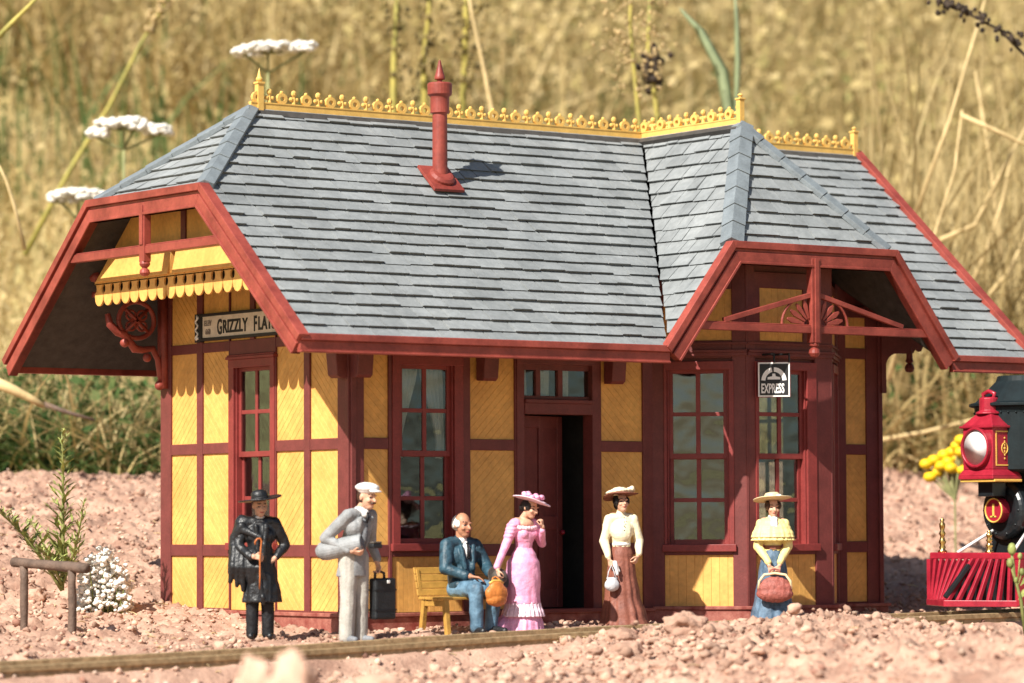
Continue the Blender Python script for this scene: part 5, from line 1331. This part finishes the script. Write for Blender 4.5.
LEAFY=mat('weed_leaf_green',(.20,.24,.06),.6,.3,5,.2,30,island=.35,col2=(.30,.33,.10))
STEMY=mat('weed_stem_green',(.16,.20,.05),.6,.2,8,col2=(.25,.24,.08))
def leafquad(m,b,d,n,ln,w,bend=.2):
    d=V(d).normalized(); n=V(n); sd=d.cross(n); sd=sd.normalized() if sd.length>1e-5 else d.orthogonal().normalized(); nn=sd.cross(d)
    P=[b,b+d*ln*.45+sd*w+nn*bend*ln*.15,b+d*ln*.45+nn*bend*ln*.1,b+d*ln*.45-sd*w+nn*bend*ln*.15,b+d*ln-nn*bend*ln*.2]
    m.add(P,[(0,1,2),(0,2,3),(1,4,2),(2,4,3)])
def weed(root,tip,side,seed,parent,mb_leaf,mb_stem,nl=46,lr=.16,r=.02):
    rr=random.Random(seed); a=V(root);b=V(tip); k=10
    pts=[]
    for i in range(k+1):
        t=i/k; p=a.lerp(b,t)+V(side)*math.sin(t*math.pi)*.12; pts.append(p)
    mb_stem.tube(pts,[r*(1-.7*i/k) for i in range(k+1)],6)
    for i in range(nl):
        t=.10+.90*i/nl; p=pts[min(k-1,int(t*k))].lerp(pts[min(k,int(t*k)+1)],t*k-int(t*k)) if t<1 else pts[-1]
        az=i*2.4+rr.uniform(-.3,.3); d=V((math.cos(az),math.sin(az),rr.uniform(.15,.8)))+(b-a).normalized()*.4
        ln=lr*(1.15-.75*t)*rr.uniform(.7,1.25)
        leafquad(mb_leaf,p,d,V((0,0,1)),ln,ln*.10,.4)
        if rr.random()<.75:     # leaflets along a side twig
            q=p+d.normalized()*ln*.55
            for s_ in range(4): leafquad(mb_leaf,p.lerp(q,.3+.25*s_),d+V((rr.uniform(-1,1),rr.uniform(-1,1),rr.uniform(-.2,.7))),V((0,0,1)),ln*.5,ln*.07,.3)
wp=at(62,572,38.4); wd=thing('weed','feathery green weed with a tall upright stem behind the hitching rail','plant',wp)
ml,ms=MB(),MB()
weed(wp-V((0,0,.2)),at(62,430,38.4),rt*.1,1,wd,ml,ms,60,.30,.026)
weed(wp-V((0,0,.2)),at(-6,508,38.0),up*.8,2,wd,ml,ms,56,.26,.022)
weed(wp-V((0,0,.15)),at(30,520,38.8),up*.4,3,wd,ml,ms,44,.22,.018)
weed(wp-V((0,0,.15)),at(84,500,38.0),rt*.3,4,wd,ml,ms,40,.20,.018)
weed(wp-V((0,0,.15)),at(40,548,37.8),up*.4,5,wd,ml,ms,40,.22,.018)
ml.build('foliage',LEAFY,wd,fix=False); ms.build('stem',STEMY,wd,smooth=True)
WFL=mat('white_blossom',(.74,.70,.62),.7,.1,10,island=.10)
fc=at(104,585,38.8); fl=thing('flowering_plant','low cushion of small white flowers beside the green weed','plant',fc)
m=MB(); k=MB()
for i in range(520):
    a=random.uniform(0,6.283); rr=math.sqrt(random.random()); h=random.random()
    u_=104+29*rr*math.cos(a)*(1-.2*h); v_=613-66*h*(1-.5*rr*rr)+random.uniform(-4,4); d_=38.7+random.uniform(-.35,.35)
    if u_<86 and v_<566: continue
    c=at(u_,v_,d_); 
    for q_ in range(3):
        z_=random.uniform(.018,.036); m.sphere(c+V((random.gauss(0,.022),random.gauss(0,.022),random.gauss(0,.014))),(z_,z_,z_*.8),6)
    if i%7==0: k.tube([c,V((c.x*.6+fc.x*.4,c.y*.6+fc.y*.4,gz(c.x,c.y)-.05))],.008,4)
m.build('blossom',WFL,fl,smooth=True); k.build('stem',STEMY,fl)

# ================================================================== FLOWERS BEYOND THE ROOF
def ground_at(p): return float(base_h(np.array([p.x]),np.array([p.y]))[0])
YSTEM=mat('yarrow_stem_green',(.26,.26,.11),.7,.2,6)
def yarrow(u,v,d,wpx,tilt,label,seed,extra=()):
    rr=random.Random(seed); c=at(u,v,d); t=thing('yarrow_plant',label,'flower',(c.x,c.y,ground_at(c)),group='white yarrow behind the roof'); s=d/FPX
    m=MB(); st=MB(); base=at(240+rr.uniform(0,60),430,d+.6); base.z=ground_at(base)-.2; hub=c-V((0,0,.42))
    st.tube([base,base.lerp(hub,.35)-V((0,0,.1)),V((base.x*.25+hub.x*.75,base.y*.25+hub.y*.75,hub.z-1.9)),hub-V((0,0,.7)),hub],[.03,.03,.028,.025,.024],6)
    heads=[(0,0,wpx*.5)]+list(extra)
    for du,dv,w in heads:
        h0=at(u+du,v+dv,d)
        st.tube([hub,h0-V((0,0,.12))],.02,5)
        for i in range(int(75*w/20)+20):
            a=rr.uniform(0,6.283); q=math.sqrt(rr.random()); p=h0+rt*(w*s*q*math.cos(a))+fw*(w*s*.8*q*math.sin(a))+V((0,0,tilt*q*math.cos(a)*w*s+.05*rr.uniform(-1,1)-.05*q))
            m.sphere(p,(.066,.066,.042),6); 
            if i%6==0: st.tube([h0-V((0,0,.13)),p-V((0,0,.03))],.010,4)
    m.build('blossom',WFL,t,smooth=True); st.build('stem',YSTEM,t,smooth=True)
yarrow(268,45,52,56,.05,'tallest white yarrow flower head near the roof finial',21,((36,-1,12),(-20,4,14)))
yarrow(124,122,52,56,-.05,'broad white yarrow flower head above the clipped roof end',22,((-26,8,10),(34,5,13),(10,-2,12)))
yarrow(78,192,52,54,.0,'low white yarrow flower head touching the roof edge',23,((-16,3,14),(20,2,14)))
TANS=mat('tansy_yellow',(.80,.50,.01),.6,.12,12,.3,40,island=.08)
tc_=at(945,470,48.5); tn=thing('tansy_plant','yellow button tansy flowers behind the red headlight','flower',(tc_.x,tc_.y,ground_at(tc_)))
m=MB(); st=MB(); hub=at(955,500,48.5)
for u_,v_ in ((926,464),(934,460),(938,472),(944,455),(948,462),(952,452),(957,446),(941,466),(930,477),(955,458),(961,452),(962,470),(961,440),(951,468)):
    c=at(u_,v_,48.5+random.uniform(-.2,.2)); m.sphere(c,(.095,.095,.075),10); st.tube([hub,c],.015,5)
st.tube([V((hub.x,hub.y,ground_at(hub)-.1)),hub],.014,6)
m.build('blossom',TANS,tn,smooth=True); st.build('stem',YSTEM,tn)
# budding weed in front of the cowcatcher
bw=at(1020,640,35.2); bp_=thing('budding_weed','thin green weed with buds in front of the red cowcatcher','plant',bw); m=MB(); k=MB()
pts=[at(1026,640,35.2),at(1021,600,35.2),at(1013,570,35.2),at(1011,545,35.2)]; k.tube(pts,[.02,.018,.014,.01],6)
for u_,v_,r_ in ((1012,549,.055),(1010,563,.045),(1020,556,.03),(1016,580,.03),(1022,572,.035)): m.sphere(at(u_,v_,35.2),(r_*.8,r_*.8,r_*1.15),10); k.tube([at(u_,v_,35.2),at(1017,590,35.2)],.007,5)
for u_,v_ in ((1020,586),(1018,600),(1023,594)): leafquad(m,at(u_,v_,35.2),rt*.6+up*.7,fw,.22,.03)
m.build('bud',LEAFY,bp_,smooth=True); k.build('stem',STEMY,bp_,smooth=True)

# ================================================================== BACKGROUND GRASS AND STALKS
def grassmat(name,cols,pos):
    m=bpy.data.materials.new(name); m.use_nodes=True; nt=m.node_tree; N=nt.nodes; b=N['Principled BSDF']; b.inputs['Roughness'].default_value=.7; b.inputs['Specular IOR Level'].default_value=.2
    g=N.new('ShaderNodeNewGeometry'); cr=N.new('ShaderNodeValToRGB'); nt.links.new(g.outputs['Random Per Island'],cr.inputs['Fac'])
    e=cr.color_ramp.elements
    while len(e)<len(cols): e.new(.5)
    for i,(c,p) in enumerate(zip(cols,pos)): e[i].position=p; e[i].color=tuple(c)+(1,)
    tc=N.new('ShaderNodeTexCoord'); nz=N.new('ShaderNodeTexNoise'); nz.inputs['Scale'].default_value=.16; nz.inputs['Detail'].default_value=3; nt.links.new(tc.outputs['Object'],nz.inputs['Vector'])
    ad=N.new('ShaderNodeMath'); ad.operation='MULTIPLY_ADD'; ad.inputs[1].default_value=.55; nt.links.new(g.outputs['Random Per Island'],ad.inputs[0])
    mr=N.new('ShaderNodeMapRange'); mr.inputs['From Min'].default_value=.3; mr.inputs['From Max'].default_value=.7; mr.inputs['To Max'].default_value=.45; nt.links.new(nz.outputs['Fac'],mr.inputs['Value'])
    nt.links.new(mr.outputs['Result'],ad.inputs[2]); nt.links.new(ad.outputs[0],cr.inputs['Fac'])
    nt.links.new(cr.outputs['Color'],b.inputs['Base Color'])
    tl=N.new('ShaderNodeBsdfTranslucent'); nt.links.new(cr.outputs['Color'],tl.inputs['Color']); mx=N.new('ShaderNodeMixShader'); mx.inputs['Fac'].default_value=.28
    nt.links.new(b.outputs[0],mx.inputs[1]); nt.links.new(tl.outputs[0],mx.inputs[2]); nt.links.new(mx.outputs[0],N['Material Output'].inputs['Surface'])
    return m
STRAWG=grassmat('dry_grass',[(.33,.29,.115),(.48,.365,.155),(.58,.44,.21),(.64,.52,.29)],[0,.3,.6,1])
GREENG=grassmat('green_grass',[(.03,.07,.02),(.065,.125,.035),(.12,.15,.045),(.26,.20,.075)],[0,.35,.75,1])
PALES=grassmat('pale_straw',[(.30,.22,.09),(.45,.34,.16),(.58,.46,.24)],[0,.5,1])
def blades(name,n,ufn,m,hmin,hmax,wmin,wmax,lean,seed,seg=4,box=None):
    """curved tapering blades rooted on the ground; ufn draws (x,y) root positions"""
    r=np.random.default_rng(seed); x,y=ufn(r,n); z=base_h(x,y)-.1; n=len(x)
    h=r.uniform(hmin,hmax,n)*r.uniform(.6,1,n); az=r.uniform(0,2*np.pi,n); ln=np.abs(r.normal(0,lean,n)); w=r.uniform(wmin,wmax,n)
    fa=r.uniform(-1.1,1.1,n)            # blade face turned broadly to the viewer
    sx=rt.x*np.cos(fa)+fw.x*np.sin(fa); sy=rt.y*np.cos(fa)+fw.y*np.sin(fa)
    co=np.empty((n,(seg+1)*2,3))
    for k in range(seg+1):
        t=k/seg; ww=w*(1-.9*t**1.5)/2; bx=np.cos(az)*ln*h*t**1.8; by=np.sin(az)*ln*h*t**1.8; bz=h*t*(1-.25*np.minimum(ln,1.5)*t)
        co[:,2*k,0]=x+bx-sx*ww; co[:,2*k,1]=y+by-sy*ww; co[:,2*k,2]=z+bz
        co[:,2*k+1,0]=x+bx+sx*ww; co[:,2*k+1,1]=y+by+sy*ww; co[:,2*k+1,2]=z+bz
    q=np.array([[2*k,2*k+1,2*k+3,2*k+2] for k in range(seg)])
    F=(q[None]+(np.arange(n)*(seg+1)*2)[:,None,None]).reshape(-1,4)
    o=mesh_np(name,co.reshape(-1,3),F,m); tag(o,kind='stuff'); return o
def wedge(d0,d1,u0=-60,u1=1084,pw=1.):
    def f(r,n):
        d=d0+(d1-d0)*r.random(n)**pw; u=r.uniform(u0,u1,n); lat=(u-512)/FPX*d
        return CAMP.x+fw.x*d+rt.x*lat, CAMP.y+fw.y*d+rt.y*lat
    return f
blades('dry_grass',46000,wedge(78,165,-330,1354,pw=1.1),STRAWG,1.8,6.,.05,.18,1.2,31)
blades('dry_grass',2600,wedge(56,74),STRAWG,.6,2.6,.03,.07,1.3,32)
blades('dry_grass',13500,wedge(57,78,-330,1354),STRAWG,.7,2.4,.03,.08,1.1,46)
blades('green_grass',2600,wedge(70,125),GREENG,1.5,4.8,.05,.16,.5,33)
blades('green_grass',1500,wedge(75,130,480,800),GREENG,1.5,4.6,.06,.20,.7,43)
def lowband(u0,u1,d0,d1): return wedge(d0,d1,u0,u1)
blades('green_grass',5200,lowband(-330,200,49.5,56),GREENG,.35,1.7,.03,.09,1.6,34)
blades('green_grass',2600,lowband(860,1354,55.5,62),GREENG,.35,1.6,.03,.08,1.7,35)
blades('dry_grass',3000,lowband(-330,210,49.5,58),STRAWG,.4,2.4,.03,.07,2.2,36)
blades('pale_straw',1100,lowband(850,1084,55.5,68),PALES,2.5,9.,.04,.10,.6,37)
blades('pale_straw',900,lowband(850,1084,55.5,63),PALES,.8,3.2,.03,.07,2.2,44)
blades('pale_straw',260,lowband(-60,200,50,57),PALES,.8,2.4,.03,.06,2.4,45)
blades('dry_grass',2200,lowband(850,1084,55.,64),STRAWG,.6,3.0,.03,.08,1.8,38)
GREENG2=grassmat('leafy_mix',[(.25,.25,.085),(.39,.32,.125),(.49,.375,.165),(.55,.435,.22),(.46,.35,.15)],[0,.25,.5,.75,1])
def flecks(name,n,ufn,m,h0,h1,s0,s1,seed):
    # loose seed heads and leaf flecks held up by the meadow grasses
    r=np.random.default_rng(seed); x,y=ufn(r,n); z=base_h(x,y)+r.uniform(h0,h1,n)
    a=r.normal(size=(n,3)); a/=np.linalg.norm(a,axis=1)[:,None]; b=np.cross(a,r.normal(size=(n,3))); b/=np.linalg.norm(b,axis=1)[:,None]
    s=r.uniform(s0,s1,n)[:,None]; k=r.uniform(.25,.8,n)[:,None]; c=np.stack([x,y,z],-1)
    co=np.stack([c-a*s,c-b*s*k,c+a*s,c+b*s*k],1); F=np.arange(n*4).reshape(n,4)
    o=mesh_np(name,co.reshape(-1,3),F,m); tag(o,kind='stuff'); return o
flecks('meadow_foliage',80000,wedge(78,165,-330,1354,pw=1.1),GREENG2,.6,5.2,.05,.20,51)
flecks('meadow_foliage',10500,wedge(57,80,-330,1354),GREENG2,.2,2.4,.04,.12,52)
flecks('green_foliage',3000,lowband(-330,190,49.5,56),GREENG,.1,1.3,.05,.14,53)
flecks('green_foliage',2600,lowband(860,1084,55.5,62),GREENG,.1,1.7,.05,.16,54)
# straw bits on the gravel
r_=np.random.default_rng(61); n_=500; x_=r_.uniform(-8,14,n_*3); y_=r_.uniform(-6,11,n_*3); z_=hg(x_,y_); ok=inview(x_,y_,z_)&~((x_>-.1)&(x_<L+.1)&(y_>-.8)&(y_<D+.1)); x_,y_,z_=x_[ok][:n_],y_[ok][:n_],z_[ok][:n_]
m=MB()
for a,b,c in zip(x_,y_,z_):
    t=random.uniform(0,6.28); l=random.uniform(.04,.20); d=V((math.cos(t),math.sin(t),random.uniform(-.1,.35)))*l; p=V((a,b,c+.025)); m.tube([p-d*.5,p+V((0,0,.01)),p+d*.5],.006,4)
o=m.build('straw_litter',mat('straw_bits',(.46,.33,.17),.8,.3,5,island=.4),fix=False); tag(o,kind='stuff')
# long dry stalks that stand out against the meadow
STALK=mat('straw_stalk',(.50,.36,.16),.7,.2,3,col2=(.58,.44,.22))
STALKG=mat('green_stalk',(.28,.27,.07),.7,.25,1.5,col2=(.42,.34,.08))
STALKY=mat('yellow_green_stalk',(.30,.26,.05),.6,.35,1.2,col2=(.42,.34,.08))
SEEDM=mat('dark_seed',(.035,.022,.013),.8,.4,8,island=.3)
SEEDO=mat('olive_seed',(.15,.11,.035),.8,.4,8,island=.4)
SEEDP=mat('pale_seed',(.42,.30,.14),.8,.3,8,island=.3)
LEAFT=mat('blue_green_leaf',(.21,.25,.13),.6,.2,3)
def stalk(name,label,cat,pts,d,r,m_,seeds=None,sm=SEEDM,group=None,sn=40,sr=(.05,.12),spread=.2):
    P=[at(u,v,d+(dd[0] if dd else 0)) for (u,v,*dd) in pts]; b=P[0]
    t=thing(name,label,cat,b,group=group); k=MB(); rs=[r*(1-.55*i/(len(P)-1)) for i in range(len(P))]; k.tube(P,rs,7); k.build('stem',m_,t,smooth=True)
    if seeds:
        q=MB(); i0,i1=seeds
        for i in range(sn):
            f=random.uniform(i0,i1)*(len(P)-1); a=min(int(f),len(P)-2); c=P[a].lerp(P[a+1],f-a)+rt*random.gauss(0,spread)+V((0,0,random.gauss(0,spread*.4)))+fw*random.gauss(0,spread*.7)
            s_=random.uniform(*sr); q.sphere(c,(s_*random.uniform(.6,1),s_*.8,s_*random.uniform(.6,1.3)),7)
        q.build('seed_clumps',sm,t,smooth=True)
stalk('dock_plant','yellow green upright stem left of the chimney with dark seeds','plant',[(427,330),(425,120),(424,60),(428,20),(432,-30)],58,.065,STALKY,(.35,1),SEEDO,sn=90,sr=(.025,.07),spread=.12)
stalk('dock_plant','thick yellow stem right of the chimney with dark seed clusters','plant',[(463,330),(462,120),(465,60),(466,20),(464,-30)],58,.075,STALKY,(.35,1),SEEDO,sn=120,sr=(.025,.075),spread=.16)
stalk('dock_plant','ochre upright stem furthest from the chimney on its left','plant',[(393,330),(393,130),(394,60),(396,20),(398,-30)],57,.07,STALKG,(.35,1),SEEDO,sn=70,sr=(.02,.06),spread=.12)
stalk('dry_stalk','thin straw stalk leaning away to the right behind the chimney','stalk',[(500,250),(492,110),(482,60),(472,15),(466,-20)],56,.045,STALK)
stalk('seeding_stalk','pale fluffy seeding stalk above the middle of the roof','plant',[(645,300),(640,130),(634,70),(630,20),(632,-30)],53,.04,STALKG,(.42,1),SEEDP,sn=320,sr=(.012,.042),spread=.30)
stalk('seeding_stalk','darker bent green stalk beside the fluffy seeding stalk','plant',[(662,300),(658,120),(654,90),(648,50),(650,-10)],54,.05,STALKG,(.5,.75),SEEDM,sn=30,spread=.12)
stalk('seeding_stalk','dark beaded sprig reaching in at the top corner over the right roof end','plant',[(1050,140),(1030,60),(1000,30),(965,12),(940,2)],49,.03,SEEDM,(.35,1),SEEDM,sn=70,sr=(.025,.06),spread=.09)
stalk('dry_stalk','long pale straw stalk slanting up beyond the yarrow flowers','stalk',[(25,255),(70,170),(110,105),(140,45),(172,-8)],58,.05,STALKG,(.82,.97),SEEDP,sn=40,sr=(.03,.06),spread=.07)
stalk('dry_stalk','green straw stalk crossing the upper left corner','stalk',[(-10,46),(10,25),(25,10),(45,-10)],48,.045,STALKG)
stalk('dry_stalk','short straw stalk rising at the left edge below the yarrow','stalk',[(25,250),(14,205),(6,180),(-4,160)],49,.03,STALK)
m=None
t=thing('broad_leaf_grass','blue green grass leaf bending over above the roof ridge','plant',at(738,260,54)); m=MB()
for pts,w_ in (([(738,260),(734,140),(722,70),(700,30),(680,8)],.10),([(738,260),(736,120),(738,60),(737,20),(735,-8)],.05)):
    P=[at(u,v,54) for u,v in pts]; vs=[]
    for i,p in enumerate(P): ww=w_*math.sin(math.pi*(.12+.8*i/(len(P)-1))); vs += [p-rt*ww+fw*.05,p+fw*-.03,p+rt*ww+fw*.05]
    m.add(vs,[(3*i+j,3*i+j+1,3*i+j+4,3*i+j+3) for i in range(len(P)-1) for j in (0,1)])
o=m.build('leaf',LEAFT,t,smooth=True,fix=False); o.modifiers.new('thick','SOLIDIFY').thickness=.01
RS=[((888,380),(905,320),(930,250),(955,170),(962,110),'straw stalk nearest the right roof end'),
    ((902,250),(950,120),(985,0),None,None,'steep straw stalk crossing above the right roof end'),
    ((940,240),(975,225),(1005,165),(1030,120),None,'kinked straw stalk right of the roof end'),
    ((950,330),(985,255),(1003,200),(1012,150),None,'upright straw stalk between the roof end and the edge'),
    ((1010,330),(1000,240),(990,160),(975,70),None,'straw stalk leaning towards the roof end'),
    ((960,115),(990,128),(1020,142),(1040,150),None,'nearly level broken straw stalk at the right edge'),
    ((880,440),(925,432),(980,418),(1040,405),None,'fallen straw stalk lying level under the right eave'),
    ((880,470),(905,455),(935,470),(965,490),None,'fallen bent straw stalk near the yellow flowers'),
    ((985,300),(1010,270),(1035,215),None,None,'short straw stalk low at the right edge')]
for i,row in enumerate(RS):
    pts=[(p[0],p[1]) for p in row[:-1] if p is not None]
    stalk('dry_stalk',row[-1],'stalk',pts,53+1.1*(i%5),.042 if i<6 else .038,STALK,group=None)
stalk('fallen_stem','thick pale broken stem lying at the left edge under the eave','stalk',[(-12,379),(12,389),(30,398),(44,406)],47,.085,STALK)
stalk('fallen_stem','thinner brown continuation of stem lying left of the wall','stalk',[(44,404),(70,413),(95,420)],48,.04,STICK)
